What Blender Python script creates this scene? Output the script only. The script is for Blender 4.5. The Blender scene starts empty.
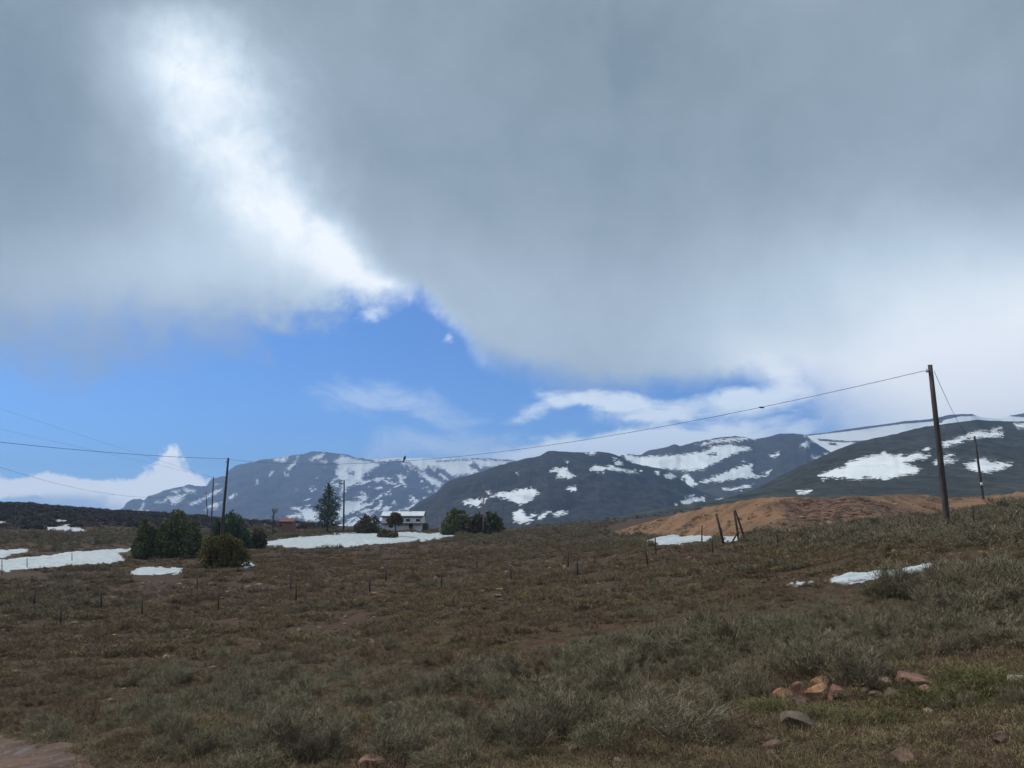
import bpy, math, random
import numpy as np
from mathutils import Vector, Matrix
R = math.radians
rng = np.random.default_rng(7)
random.seed(7)
S = bpy.context.scene
COL = S.collection

# ------------------------------------------------------------------ camera
F = 803.0                      # focal length in photo pixels (1024 wide)
HOR = 535.0                    # row of the horizon
PITCH = math.atan((HOR - 384) / F)
SP, CP = math.sin(PITCH), math.cos(PITCH)
K = F / CP
cam_d = bpy.data.cameras.new('camera'); cam = bpy.data.objects.new('camera', cam_d); COL.objects.link(cam)
cam_d.sensor_width = 36; cam_d.lens = 36 * F / 1024
cam_d.clip_start = 0.1; cam_d.clip_end = 40000
cam.location = (0, 0, 0); cam.rotation_euler = (R(90) + PITCH, 0, 0)
S.camera = cam

def ycomp(py): return F * CP + (py - 384) * SP
def uu(px, py): return (px - 512) / ycomp(py)
def tt(py): return (F * SP - (py - 384) * CP) / ycomp(py)
def py_of(t):                                  # row of elevation ratio t
    return 384 + (F * SP - t * F * CP) / (CP + t * SP)
def P(px, py, Y): return Vector((uu(px, py) * Y, Y, tt(py) * Y))

# ------------------------------------------------------------------ light
SUN_EL, SUN_AZ = 48.0, -72.0                   # azimuth from +Y (view), minus = left
sd_ = bpy.data.lights.new('sun', 'SUN'); sun = bpy.data.objects.new('sun', sd_); COL.objects.link(sun)
sd_.energy = 3.0; sd_.angle = R(8); sd_.color = (1.0, 0.95, 0.88)
sv = Vector((math.sin(R(SUN_AZ)) * math.cos(R(SUN_EL)), math.cos(R(SUN_AZ)) * math.cos(R(SUN_EL)), math.sin(R(SUN_EL))))
sun.rotation_euler = sv.to_track_quat('Z', 'Y').to_euler()
S.view_settings.view_transform = 'Standard'; S.view_settings.look = 'None'
S.view_settings.gamma = 1.0; S.view_settings.use_curve_mapping = False
S.view_settings.exposure = 0.0
S.render.engine = 'CYCLES'
S.cycles.max_bounces = 5; S.cycles.diffuse_bounces = 3; S.cycles.glossy_bounces = 2
S.cycles.transparent_max_bounces = 6; S.cycles.volume_bounces = 0
S.cycles.use_denoising = True

# ------------------------------------------------------------------ node helper
class NT:
    def __init__(s, tree): s.t = tree; s.n = tree.nodes; s.l = tree.links
    def node(s, typ, **kw):
        n = s.n.new(typ)
        for k, v in kw.items(): setattr(n, k, v)
        return n
    def put(s, sock, v):
        if isinstance(v, bpy.types.NodeSocket): s.l.new(v, sock)
        elif v is not None: sock.default_value = v
    def m(s, op, a, b=None, c=None, clamp=False):
        n = s.node('ShaderNodeMath', operation=op, use_clamp=clamp)
        for i, v in enumerate((a, b, c)):
            if v is not None: s.put(n.inputs[i], v)
        return n.outputs[0]
    def vm(s, op, a, b=None, scale=None):
        n = s.node('ShaderNodeVectorMath', operation=op)
        s.put(n.inputs[0], a)
        if b is not None: s.put(n.inputs[1], b)
        if scale is not None: s.put(n.inputs[3], scale)
        return n.outputs[0]
    def mix(s, f, a, b, blend='MIX'):
        n = s.node('ShaderNodeMix', data_type='RGBA', blend_type=blend)
        s.put(n.inputs[0], f); s.put(n.inputs[6], a); s.put(n.inputs[7], b)
        return n.outputs[2]
    def smooth(s, v, lo, hi, a=0.0, b=1.0):
        n = s.node('ShaderNodeMapRange', interpolation_type='SMOOTHSTEP')
        s.put(n.inputs[0], v); s.put(n.inputs[1], lo); s.put(n.inputs[2], hi); s.put(n.inputs[3], a); s.put(n.inputs[4], b)
        return n.outputs[0]
    def noise(s, vec, scale, detail=4, rough=0.55, dist=0.0, out=0):
        n = s.node('ShaderNodeTexNoise')
        s.put(n.inputs['Vector'], vec); n.inputs['Scale'].default_value = scale
        n.inputs['Detail'].default_value = detail; n.inputs['Roughness'].default_value = rough
        n.inputs['Distortion'].default_value = dist
        return n.outputs[out]
    def curve(s, v, pts, x0, x1, y0, y1):           # piecewise smooth curve, any ranges
        n = s.node('ShaderNodeFloatCurve')
        x = s.m('DIVIDE', s.m('SUBTRACT', v, x0), x1 - x0, clamp=True)
        s.put(n.inputs['Value'], x)
        c = n.mapping.curves[0]
        pts = sorted(((px - x0) / (x1 - x0), (py - y0) / (y1 - y0)) for px, py in pts)
        while len(c.points) < len(pts): c.points.new(0.5, 0.5)
        for q, (a, b) in zip(c.points, pts): q.location = (a, b); q.handle_type = 'AUTO_CLAMPED'
        n.mapping.update()
        return s.m('ADD', s.m('MULTIPLY', n.outputs[0], y1 - y0), y0)

# ------------------------------------------------------------------ sky
W = bpy.data.worlds.new('World'); S.world = W; W.use_nodes = True
W.node_tree.nodes.clear()
w = NT(W.node_tree)
tc = w.node('ShaderNodeTexCoord'); D = tc.outputs['Generated']
sep = w.node('ShaderNodeSeparateXYZ'); w.put(sep.inputs[0], D)
yy = w.m('MAXIMUM', sep.outputs[1], 0.06)
U0 = w.m('DIVIDE', sep.outputs[0], yy); T0 = w.m('DIVIDE', sep.outputs[2], yy)
front = w.smooth(sep.outputs[1], 0.05, 0.35)
# gently curled coordinates
wn = w.noise(D, 3.0, 5, 0.6, 0.3, 1); ws = w.node('ShaderNodeSeparateXYZ'); w.put(ws.inputs[0], wn)
wf = w.noise(D, 14.0, 5, 0.62, 0.2, 1); wg = w.node('ShaderNodeSeparateXYZ'); w.put(wg.inputs[0], wf)
U = w.m('ADD', w.m('ADD', U0, w.m('MULTIPLY', w.m('SUBTRACT', ws.outputs[0], 0.5), 0.10)), w.m('MULTIPLY', w.m('SUBTRACT', wg.outputs[0], 0.5), 0.035))
T = w.m('ADD', w.m('ADD', T0, w.m('MULTIPLY', w.m('SUBTRACT', ws.outputs[1], 0.5), 0.07)), w.m('MULTIPLY', w.m('SUBTRACT', wg.outputs[1], 0.5), 0.03))
n1 = w.noise(D, 4.0, 6, 0.55, 0.4); n2 = w.noise(D, 11.0, 6, 0.6, 0.5); n3 = w.noise(D, 30.0, 6, 0.62, 0.3)
ncl = w.noise(w.vm('MULTIPLY', D, (1.0, 1.0, 2.6)), 16.0, 7, 0.62, 0.4)
def blob(px, py, rx, ry, rot=0.0, uv=(None, None)):
    a, b = uv[0] or U, uv[1] or T
    cu, ct = uu(px, py), tt(py)
    du = w.m('SUBTRACT', a, cu); dt = w.m('SUBTRACT', b, ct)
    c, s_ = math.cos(R(rot)), math.sin(R(rot))
    x = w.m('ADD', w.m('MULTIPLY', du, c), w.m('MULTIPLY', dt, s_))
    y = w.m('SUBTRACT', w.m('MULTIPLY', dt, c), w.m('MULTIPLY', du, s_))
    x = w.m('DIVIDE', x, rx / K); y = w.m('DIVIDE', y, ry / K)
    d2 = w.m('ADD', w.m('MULTIPLY', x, x), w.m('MULTIPLY', y, y))
    return w.m('EXPONENT', w.m('MULTIPLY', d2, -1.0))
def add(*v):
    o = v[0]
    for q in v[1:]: o = w.m('ADD', o, q)
    return o
def mul(*v):
    o = v[0]
    for q in v[1:]: o = w.m('MULTIPLY', o, q)
    return o
# blue sky: Nishita, tinted to the photo's clear saturated blue
sky = w.node('ShaderNodeTexSky', sky_type='NISHITA', sun_disc=False)
sky.sun_elevation = R(SUN_EL); sky.sun_rotation = R(SUN_AZ); sky.altitude = 1800; sky.air_density = 1.0; sky.dust_density = 0.3; sky.ozone_density = 2.0
SKYMUL = 0.1
blue = w.mix(1.0, sky.outputs[0], (0.66, 1.02, 1.50, 1), 'MULTIPLY')
# edge of the great cloud: clear below this row
edge_pts = [(-300, 345), (-100, 345), (0, 347), (100, 345), (200, 338), (300, 318), (360, 304), (400, 298), (430, 316), (470, 348), (530, 374), (600, 384), (700, 374), (760, 366), (800, 376), (850, 410), (930, 450), (1100, 520), (1300, 560)]
edge = w.curve(U, [((a - 512) / K, tt(b)) for a, b in edge_pts], -1.1, 1.1, -0.1, 0.5)
soft = w.curve(U, [(-1.0, 0.085), (-0.4, 0.085), (-0.25, 0.045), (-0.12, 0.026), (0.0, 0.030), (0.25, 0.02), (0.36, 0.05), (0.55, 0.08), (1.0, 0.08)], -1.1, 1.1, 0.0, 0.2)
over = w.m('ADD', w.m('SUBTRACT', T, edge), w.m('MULTIPLY', w.smooth(U0, -0.25, -0.05, 1.0, 0.25), w.m('ADD', w.m('MULTIPLY', w.m('SUBTRACT', n3, 0.5), 0.07), w.m('MULTIPLY', w.m('SUBTRACT', n2, 0.5), 0.16))))
cov = w.smooth(w.m('DIVIDE', over, soft), -0.9, 1.0)
# bright slanting opening, sharp on its right side, fading left
sc_pts = [(20, 165), (60, 185), (110, 208), (160, 236), (205, 276), (240, 320), (272, 360), (298, 402), (330, 440)]
sc = w.curve(T, [(tt(a), uu(b, a)) for a, b in sc_pts], 0.2, 0.75, -0.65, 0.0)
dS = w.m('SUBTRACT', U, sc)
wl = w.curve(T, [(0.25, 0.22), (0.35, 0.22), (0.45, 0.16), (0.6, 0.12), (0.7, 0.10)], 0.2, 0.75, 0.0, 0.4)
gl = w.m('EXPONENT', w.m('MULTIPLY', w.m('POWER', w.m('DIVIDE', w.m('MINIMUM', dS, 0.0), wl), 2.0), -1.0))
wr = w.curve(T, [(0.25, 0.018), (0.31, 0.028), (0.40, 0.06), (0.5, 0.095), (0.7, 0.12)], 0.2, 0.75, 0.0, 0.2)
gr = w.m('EXPONENT', w.m('MULTIPLY', w.m('POWER', w.m('DIVIDE', w.m('MAXIMUM', dS, 0.0), wr), 2.0), -1.0))
core_l = w.m('EXPONENT', w.m('MULTIPLY', w.m('POWER', w.m('DIVIDE', w.m('MINIMUM', dS, 0.0), w.curve(T, [(0.25, 0.045), (0.35, 0.065), (0.5, 0.085), (0.7, 0.075)], 0.2, 0.75, 0.0, 0.2)), 2.0), -1.0))
amp = w.curve(T, [(0.2, 0.3), (0.25, 0.50), (0.3, 0.75), (0.40, 0.95), (0.5, 0.85), (0.62, 0.85), (0.68, 0.65), (0.74, 0.15)], 0.15, 0.8, 0.0, 1.0)
# long fibres of cloud running down the opening
mp = w.node('ShaderNodeMapping'); w.put(mp.inputs[0], w.vm('ADD', D, w.vm('SCALE', w.vm('SUBTRACT', wn, (0.5, 0.5, 0.5)), scale=0.25)))
mp.inputs['Rotation'].default_value = (0, R(40), 0); mp.inputs['Scale'].default_value = (1.7, 1.0, 1.0)
nf = w.noise(mp.outputs[0], 9.0, 7, 0.62, 0.6)
streak = mul(amp, gr, add(mul(gl, 0.27, w.m('ADD', 0.7, w.m('MULTIPLY', n2, 0.6))), mul(core_l, 0.42, w.smooth(w.m('ADD', w.m('MULTIPLY', nf, 0.45), w.m('MULTIPLY', n3, 0.55)), 0.30, 0.68, 0.5, 1.1))))
# brightness of the cloud
nearedge = w.m('EXPONENT', w.m('MULTIPLY', w.m('POWER', w.m('DIVIDE', over, 0.12), 2.0), -1.0))
lum = add(0.335, mul(w.m('SUBTRACT', n1, 0.5), 0.20), mul(w.m('SUBTRACT', nf, 0.5), 0.08), mul(w.m('SUBTRACT', n2, 0.5), 0.06), streak,
          mul(nearedge, 0.17, w.smooth(U0, -0.30, 0.05, 0.25, 1.0)),
          mul(blob(1050, 345, 240, 120), 0.66), mul(blob(900, 425, 130, 35), 0.15), mul(blob(860, 250, 200, 60, 15), 0.05), mul(blob(770, 370, 60, 30, -25), 0.22), mul(blob(880, 400, 130, 60), 0.20),
          mul(blob(590, 300, 260, 70), 0.05), mul(blob(160, 275, 170, 60), 0.17), mul(blob(640, 60, 240, 90), -0.035), mul(blob(10, 40, 90, 160), -0.05), mul(blob(60, 250, 120, 90), 0.04),
          mul(w.smooth(sep.outputs[2], 0.62, 0.95), 0.12), mul(w.m('SUBTRACT', 1.0, front), 0.20))
cc = w.node('ShaderNodeValToRGB')
w.put(cc.inputs[0], lum)
cr = cc.color_ramp; cr.elements[0].position = 0.0; cr.elements[0].color = (0, 0, 0, 1); cr.elements[1].position = 1.0; cr.elements[1].color = (1.08, 1.13, 1.18, 1)
for p_, c_ in ((0.2, (0.16, 0.22, 0.275)), (0.3, (0.26, 0.335, 0.395)), (0.45, (0.41, 0.50, 0.585)), (0.65, (0.62, 0.75, 0.86)), (0.85, (0.90, 0.99, 1.06))):
    e = cr.elements.new(p_); e.color = (*c_, 1)
cloudcol = w.vm('SCALE', cc.outputs[0], scale=1.0 / SKYMUL)
# small clouds in the clear part
def wisp(lst, lo, hi, tex, k):
    tot = None
    for b in lst:
        v = mul(blob(*b[:5]), b[5]); tot = v if tot is None else w.m('ADD', tot, v)
    return mul(w.smooth(add(tot, mul(w.m('SUBTRACT', tex, 0.5), k)), lo, hi), w.smooth(tot, 0.04, 0.30)), tot
puff, pt = wisp([(605, 399, 80, 9, -2, 1.2), (748, 393, 52, 14, 2, 1.25), (650, 412, 45, 6, 4, .9), (770, 362, 40, 14, -38, .8), (690, 430, 110, 14, 5, 1.15), (640, 446, 110, 14, 3, 1.0), (560, 454, 90, 10, 0, .8), (525, 414, 26, 9, 10, .6), (440, 343, 9, 6, 30, .6), (372, 316, 22, 9, 35, .7)], 0.16, 0.95, ncl, 1.6)
cum, ct_ = wisp([(178, 478, 26, 22, 0, 1.2), (160, 494, 50, 14, 0, 1.2), (95, 497, 60, 11, 0, 1.1), (35, 488, 55, 11, -4, 1.0), (-90, 492, 90, 16, 0, 1.0), (215, 500, 30, 12, 0, .8)], 0.34, 0.85, n3, 2.6)
faint, ft = wisp([(405, 408, 75, 16, -12, .8), (455, 445, 90, 14, 0, .8), (350, 395, 30, 20, -40, .4), (360, 478, 120, 30, 0, .5), (930, 440, 150, 40, 0, 1.2)], 0.15, 1.2, w.noise(w.vm('MULTIPLY', D, (1.0, 1.0, 2.0)), 9.0, 8, 0.68, 1.2), 1.9)
lowgrey = w.smooth(add(mul(blob(60, 512, 130, 12), 1.3)), 0.1, 1.0)
c1 = w.mix(w.m('MULTIPLY', faint, 0.75), blue, (7.0, 8.6, 11.0, 1))
c2 = w.mix(w.m('MULTIPLY', puff, 0.92), c1, (9.6, 10.8, 12.0, 1))
c3 = w.mix(w.m('MULTIPLY', cum, 0.95), c2, (14.5, 15.0, 15.0, 1))
c4 = w.mix(w.m('MULTIPLY', lowgrey, 0.8), c3, (6.0, 7.7, 10.5, 1))
c5 = w.mix(w.m('MAXIMUM', w.m('MULTIPLY', cov, 1.0), w.m('SUBTRACT', 1.0, front)), c4, cloudcol)
bg = w.node('ShaderNodeBackground'); w.put(bg.inputs[0], c5); bg.inputs[1].default_value = SKYMUL
wo = w.node('ShaderNodeOutputWorld'); w.l.new(bg.outputs[0], wo.inputs[0])
W.cycles.sampling_method = 'MANUAL'; W.cycles.sample_map_resolution = 512

# ------------------------------------------------------------------ numeric noise
def _h(ix, iy, seed):
    h = (ix.astype(np.int64) * 374761393 + iy.astype(np.int64) * 668265263 + seed * 974634777) & 0xffffffff
    h = ((h ^ (h >> 13)) * 1274126177) & 0xffffffff
    return ((h ^ (h >> 16)) & 0xffff) / 65535.0
def vnoise(x, y, seed=0):
    x = np.asarray(x, float); y = np.asarray(y, float)
    x0 = np.floor(x); y0 = np.floor(y); fx = x - x0; fy = y - y0
    fx = fx * fx * (3 - 2 * fx); fy = fy * fy * (3 - 2 * fy)
    a = _h(x0, y0, seed); b = _h(x0 + 1, y0, seed); c = _h(x0, y0 + 1, seed); d = _h(x0 + 1, y0 + 1, seed)
    return (a * (1 - fx) + b * fx) * (1 - fy) + (c * (1 - fx) + d * fx) * fy
def fbm(x, y, o=4, seed=0, g=0.5):
    s = 0; a = 1; n = 0
    for i in range(o):
        s = s + a * (vnoise(x * 2 ** i + 17.3 * i, y * 2 ** i - 9.1 * i, seed + i) - 0.5); n += a; a *= g
    return s / n * 2
def ridged(x, y, o=4, seed=0):
    s = 0; a = 1; n = 0
    for i in range(o):
        s = s + a * (1 - np.abs(2 * vnoise(x * 2 ** i + 3.3 * i, y * 2 ** i, seed + i) - 1)); n += a; a *= 0.55
    return s / n

# ------------------------------------------------------------------ ground height
TC = np.array([-200, 0, 200, 400, 512, 640, 720, 800, 900, 1024, 1200.0])
rowsz = {0.3: [-1.7] * 11, 2.0: [-1.7] * 11,
         5.0: [-1.85, -1.85, -1.8, -1.75, -1.7, -1.65, -1.6, -1.5, -1.45, -1.4, -1.3],
         10.0: [-2.4, -2.3, -2.1, -1.95, -1.85, -1.65, -1.5, -1.35, -1.15, -1.0, -.8],
         25.0: [-3.8, -3.7, -3.5, -3.0, -2.6, -2.2, -1.85, -1.4, -.85, -.5, -.3]}
rowsp = {50.0: [632, 624, 613, 591, 582, 568, 558, 547, 534, 523, 510],
         90.0: [582, 572, 562, 557, 552, 541, 534, 527, 517, 507, 498],
         140.0: [560, 549, 543, 541, 541, 528, 520, 512, 505, 500, 492],
         190.0: [545, 537, 533, 531, 532, 521, 513, 506, 501, 496, 490],
         260.0: [530, 526, 527, 531.5, 531, 520, 513, 507, 503, 500, 495],
         360.0: [498, 504, 518, 530, 531, 524, 518, 512, 508, 505, 500],
         430.0: [499, 505, 519, 531, 532, 526, 520, 514, 512, 510, 505]}
TR, TZ = [], []
az = np.arctan((TC - 512) / K); caz = np.cos(az)
for r, z in rowsz.items(): TR.append(r); TZ.append(z)
for r, p_ in rowsp.items(): TR.append(r); TZ.append([tt(q) * r * c for q, c in zip(p_, caz)])
for r, f in ((650.0, -6.0), (1200.0, -8.0), (9000.0, -10.0)): TR.append(r); TZ.append([f] * 11)
LR = np.arange(math.log(0.3), math.log(9000), 0.03)
CC = np.arange(-400, 1401, 12.0)
tmp = np.array([np.interp(CC, TC, z) for z in TZ])
TAB = np.array([np.interp(LR, np.log(TR), tmp[:, j]) for j in range(len(CC))]).T
def sm(a, n, ax):
    k = np.hanning(n + 2)[1:-1]; k /= k.sum()
    pad = [(0, 0), (0, 0)]; pad[ax] = (n // 2, n // 2)
    return np.apply_along_axis(lambda v: np.convolve(v, k, 'valid'), ax, np.pad(a, pad, mode='edge'))
TAB = sm(sm(TAB, 7, 0), 9, 1)
def g0(x, y):
    x = np.asarray(x, float); y = np.asarray(y, float)
    r = np.maximum(np.hypot(x, y), 0.31); a = np.clip(np.arctan2(x, np.maximum(y, 1e-6)), -0.9, 0.9)
    a = np.where(y <= 0, np.sign(x) * 0.9, a)
    c = np.clip((512 + K * np.tan(a) - CC[0]) / 12.0, 0, len(CC) - 1.001)
    i = np.clip((np.log(r) - LR[0]) / 0.03, 0, len(LR) - 1.001)
    c0 = c.astype(int); i0 = i.astype(int); fc = c - c0; fi = i - i0
    z = (TAB[i0, c0] * (1 - fc) + TAB[i0, c0 + 1] * fc) * (1 - fi) + (TAB[i0 + 1, c0] * (1 - fc) + TAB[i0 + 1, c0 + 1] * fc) * fi
    return z
def gz(x, y):
    x = np.asarray(x, float); y = np.asarray(y, float)
    r = np.hypot(x, y)
    k = np.clip((r - 2.0) / 8, 0, 1)
    z = g0(x, y) + k * (0.15 * fbm(x / 3.1, y / 3.1, 3, 11) + 0.06 * fbm(x / 0.7, y / 0.7, 2, 12) + 0.05 * fbm(x / 0.35, y / 0.35, 2, 13) * np.clip(1.2 - r / 60, 0, 1))
    return z + np.clip((r - 60) / 200, 0, 1) * 0.8 * fbm(x / 13, y / 13, 3, 14)
YS = np.exp(np.linspace(math.log(3.0), math.log(600), 900))
def hit(px, py):
    """where the sight line through a photo pixel meets the ground"""
    u, t = uu(px, py), tt(py)
    d = t * YS - g0(u * YS, YS)
    k = np.nonzero(d < 0)[0]
    Y = YS[k[0]] if len(k) else 420.0
    return u * Y, Y
def gpt(px, py, dz=0.0):
    x, y = hit(px, py); return Vector((x, y, float(gz(x, y)) + dz))

# ------------------------------------------------------------------ mesh helpers
def tag(o, label=None, cat=None, group=None, kind=None):
    if label: o['label'] = label
    if cat: o['category'] = cat
    if group: o['group'] = group
    if kind: o['kind'] = kind
    return o
def mk(name, v, f, mat, parent=None, smooth=False):
    me = bpy.data.meshes.new(name)
    me.from_pydata(v if isinstance(v, list) else v.tolist(), [], f if isinstance(f, list) else f.tolist())
    me.update()
    if smooth: me.polygons.foreach_set('use_smooth', [True] * len(me.polygons))
    if mat: me.materials.append(mat)
    o = bpy.data.objects.new(name, me); COL.objects.link(o)
    if parent: o.parent = parent
    return o
def empty(name, loc=(0, 0, 0), rz=0.0):
    o = bpy.data.objects.new(name, None); o.location = loc; o.rotation_euler = (0, 0, rz); o.empty_display_size = 0.3
    COL.objects.link(o); return o
def gridfaces(nr, nc):
    i = np.arange((nr - 1) * (nc - 1)); r = i // (nc - 1); c = i % (nc - 1); a = r * nc + c
    return np.stack([a, a + 1, a + nc + 1, a + nc], 1)
class MB:
    def __init__(s): s.v = []; s.f = []
    def addm(s, v, f):
        o = len(s.v); s.v += [tuple(q) for q in v]; s.f += [tuple(i + o for i in q) for q in f]; return s
    def box(s, c, size, rz=0.0):
        cx, cy, cz = c; a, b, h = (q / 2 for q in size); co, si = math.cos(rz), math.sin(rz); v = []
        for dz in (-h, h):
            for dx, dy in ((-a, -b), (a, -b), (a, b), (-a, b)):
                v.append((cx + dx * co - dy * si, cy + dx * si + dy * co, cz + dz))
        return s.addm(v, [(3, 2, 1, 0), (4, 5, 6, 7), (0, 1, 5, 4), (1, 2, 6, 5), (2, 3, 7, 6), (3, 0, 4, 7)])
    def tube(s, pts, rad, n=8, cap=True):
        pts = [Vector(p) for p in pts]; m_ = len(pts)
        rad = rad if isinstance(rad, (list, tuple)) else [rad] * m_
        v = []
        for i, p in enumerate(pts):
            d = (pts[min(i + 1, m_ - 1)] - pts[max(i - 1, 0)]).normalized()
            a = d.cross(Vector((0, 0, 1)) if abs(d.z) < 0.9 else Vector((0, 1, 0))).normalized(); b = d.cross(a)
            for k in range(n):
                q = 2 * math.pi * k / n; v.append(p + (a * math.cos(q) + b * math.sin(q)) * rad[i])
        f = [(i * n + k, i * n + (k + 1) % n, (i + 1) * n + (k + 1) % n, (i + 1) * n + k) for i in range(m_ - 1) for k in range(n)]
        if cap: f += [tuple(range(n))[::-1], tuple((m_ - 1) * n + k for k in range(n))]
        return s.addm(v, f)
    def build(s, name, mat, parent=None, smooth=False): return mk(name, s.v, s.f, mat, parent, smooth)

# ------------------------------------------------------------------ materials
def mat(name):
    m_ = bpy.data.materials.new(name); m_.use_nodes = True
    n = NT(m_.node_tree); b = m_.node_tree.nodes['Principled BSDF']
    return m_, n, b
def simple(name, c1, c2, scale, rough=0.85, bump=0.0, detail=5, bscale=None, spec=0.3, stretch=(1, 1, 1)):
    m_, n, b = mat(name)
    co = n.node('ShaderNodeTexCoord').outputs['Object']
    v = n.vm('MULTIPLY', co, stretch)
    k = n.smooth(n.noise(v, scale, detail, 0.6), 0.32, 0.68)
    n.put(b.inputs['Base Color'], n.mix(k, (*c1, 1), (*c2, 1)))
    b.inputs['Roughness'].default_value = rough; b.inputs['Specular IOR Level'].default_value = spec
    if bump:
        bp = n.node('ShaderNodeBump'); bp.inputs['Strength'].default_value = bump; bp.inputs['Distance'].default_value = 0.02
        n.put(bp.inputs['Height'], n.noise(v, bscale or scale * 3, 4, 0.6)); n.put(b.inputs['Normal'], bp.outputs[0])
    return m_
def leafmat(name, cols, rough=0.8, trans=0.15):
    m_, n, b = mat(name)
    info = n.node('ShaderNodeObjectInfo').outputs['Random']
    at = n.node('ShaderNodeAttribute', attribute_name='shade').outputs['Fac']
    r_ = n.node('ShaderNodeValToRGB'); r_.color_ramp.elements[0].color = (*cols[0], 1); r_.color_ramp.elements[1].color = (*cols[-1], 1)
    for i, c in enumerate(cols[1:-1]): e = r_.color_ramp.elements.new((i + 1) / (len(cols) - 1)); e.color = (*c, 1)
    n.put(r_.inputs[0], n.m('FRACT', n.m('ADD', info, n.m('MULTIPLY', at, 0.55))))
    geo = n.node('ShaderNodeNewGeometry').outputs['Position']
    pn = n.noise(geo, 0.35, 3)
    col = n.mix(n.smooth(pn, 0.3, 0.7), n.mix(0.25, r_.outputs[0], (*cols[0], 1)), r_.outputs[0])
    n.put(b.inputs['Base Color'], col); b.inputs['Roughness'].default_value = rough; b.inputs['Specular IOR Level'].default_value = 0.15
    return m_

# ground material
def ground_material():
    m_, n, b = mat('field_soil')
    pos = n.node('ShaderNodeNewGeometry').outputs['Position']
    big = n.noise(pos, 0.09, 4, 0.6, 0.5); mid = n.noise(n.vm('MULTIPLY', pos, (0.7, 1.3, 1)), 0.8, 5, 0.6, 0.3); fine = n.noise(pos, 7.0, 6, 0.65); vf = n.noise(pos, 40.0, 3, 0.6)
    soil = n.mix(n.smooth(fine, 0.3, 0.7), (0.034, 0.019, 0.011, 1), (0.080, 0.046, 0.028, 1))
    red = n.mix(n.smooth(vf, 0.35, 0.65), (0.060, 0.026, 0.013, 1), (0.105, 0.052, 0.030, 1))
    dull = n.mix(n.smooth(fine, 0.35, 0.7), (0.034, 0.024, 0.013, 1), (0.088, 0.062, 0.035, 1))
    c = n.mix(n.smooth(big, 0.45, 0.6), soil, red)
    c = n.mix(n.smooth(mid, 0.42, 0.58), c, dull)
    straw = n.smooth(n.noise(pos, 22.0, 4, 0.7), 0.60, 0.70)
    c = n.mix(n.m('MULTIPLY', straw, 0.55), c, (0.17, 0.14, 0.10, 1))
    n.put(b.inputs['Base Color'], c); b.inputs['Roughness'].default_value = 0.95; b.inputs['Specular IOR Level'].default_value = 0.2
    bp = n.node('ShaderNodeBump'); bp.inputs['Strength'].default_value = 0.8; bp.inputs['Distance'].default_value = 0.06
    n.put(bp.inputs['Height'], n.m('ADD', fine, n.m('MULTIPLY', vf, 0.4))); n.put(b.inputs['Normal'], bp.outputs[0])
    return m_
def snow_material():
    m_, n, b = mat('old_snow')
    pos = n.node('ShaderNodeNewGeometry').outputs['Position']
    c = n.mix(n.smooth(n.noise(pos, 1.5, 5), 0.35, 0.7), (0.35, 0.39, 0.40, 1), (0.47, 0.51, 0.51, 1))
    dirt = n.smooth(n.noise(pos, 6.0, 5, 0.7), 0.66, 0.74)
    n.put(b.inputs['Base Color'], n.mix(n.m('MULTIPLY', dirt, 0.35), c, (0.35, 0.31, 0.26, 1)))
    b.inputs['Roughness'].default_value = 0.7
    bp = n.node('ShaderNodeBump'); bp.inputs['Strength'].default_value = 0.4; bp.inputs['Distance'].default_value = 0.1
    n.put(bp.inputs['Height'], n.noise(pos, 3.0, 4)); n.put(b.inputs['Normal'], bp.outputs[0])
    return m_
def hill_material(name, cA, cB, scale, nscale, namp, snowc=(0.68, 0.71, 0.72), speck=None):
    """dark slope with snow lying where the 'snow' attribute says"""
    m_, n, b = mat(name)
    pos = n.node('ShaderNodeNewGeometry').outputs['Position']
    at = n.node('ShaderNodeAttribute', attribute_name='snow').outputs['Fac']
    rock = n.mix(n.smooth(n.noise(pos, scale, 6, 0.65), 0.35, 0.65), (*cA, 1), (*cB, 1))
    rock = n.mix(n.smooth(n.noise(pos, scale * 0.15, 3), 0.4, 0.65), rock, n.mix(0.45, rock, (*cA, 1)))
    if speck:
        rock = n.mix(n.smooth(n.noise(pos, speck[0], 3, 0.6), 0.52, 0.62), rock, (*speck[1], 1))
    edge_ = n.m('ADD', at, n.m('MULTIPLY', n.m('SUBTRACT', n.noise(pos, nscale, 6, 0.7), 0.5), namp))
    k = n.smooth(edge_, -0.35, 0.35)
    sn = n.mix(n.smooth(n.noise(pos, scale * 0.5, 5, 0.65), 0.5, 0.8), (*snowc, 1), (*[q * 0.8 for q in snowc], 1))
    n.put(b.inputs['Base Color'], n.mix(k, rock, sn)); b.inputs['Roughness'].default_value = 0.9; b.inputs['Specular IOR Level'].default_value = 0.2
    return m_
GROUND = ground_material(); SNOW = snow_material()

# ------------------------------------------------------------------ ground sheet
a_in = np.linspace(-0.62, 0.62, 720)
a_out = np.concatenate([np.linspace(0.64, 2 * math.pi - 0.64, 90)])
A = np.concatenate([a_in, a_out, [2 * math.pi - 0.62]])
RR = np.concatenate([[0.25], np.exp(np.linspace(math.log(1.2), math.log(460), 470)), np.exp(np.linspace(math.log(500), math.log(6200), 22))])
AA, RG = np.meshgrid(A, RR)
gx, gy = np.sin(AA) * RG, np.cos(AA) * RG
gv = np.stack([gx, gy, gz(gx, gy)], -1).reshape(-1, 3)
ground = mk('ground', gv, gridfaces(len(RR), len(A))[:, ::-1], GROUND, None, True)
tag(ground, kind='structure')

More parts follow.
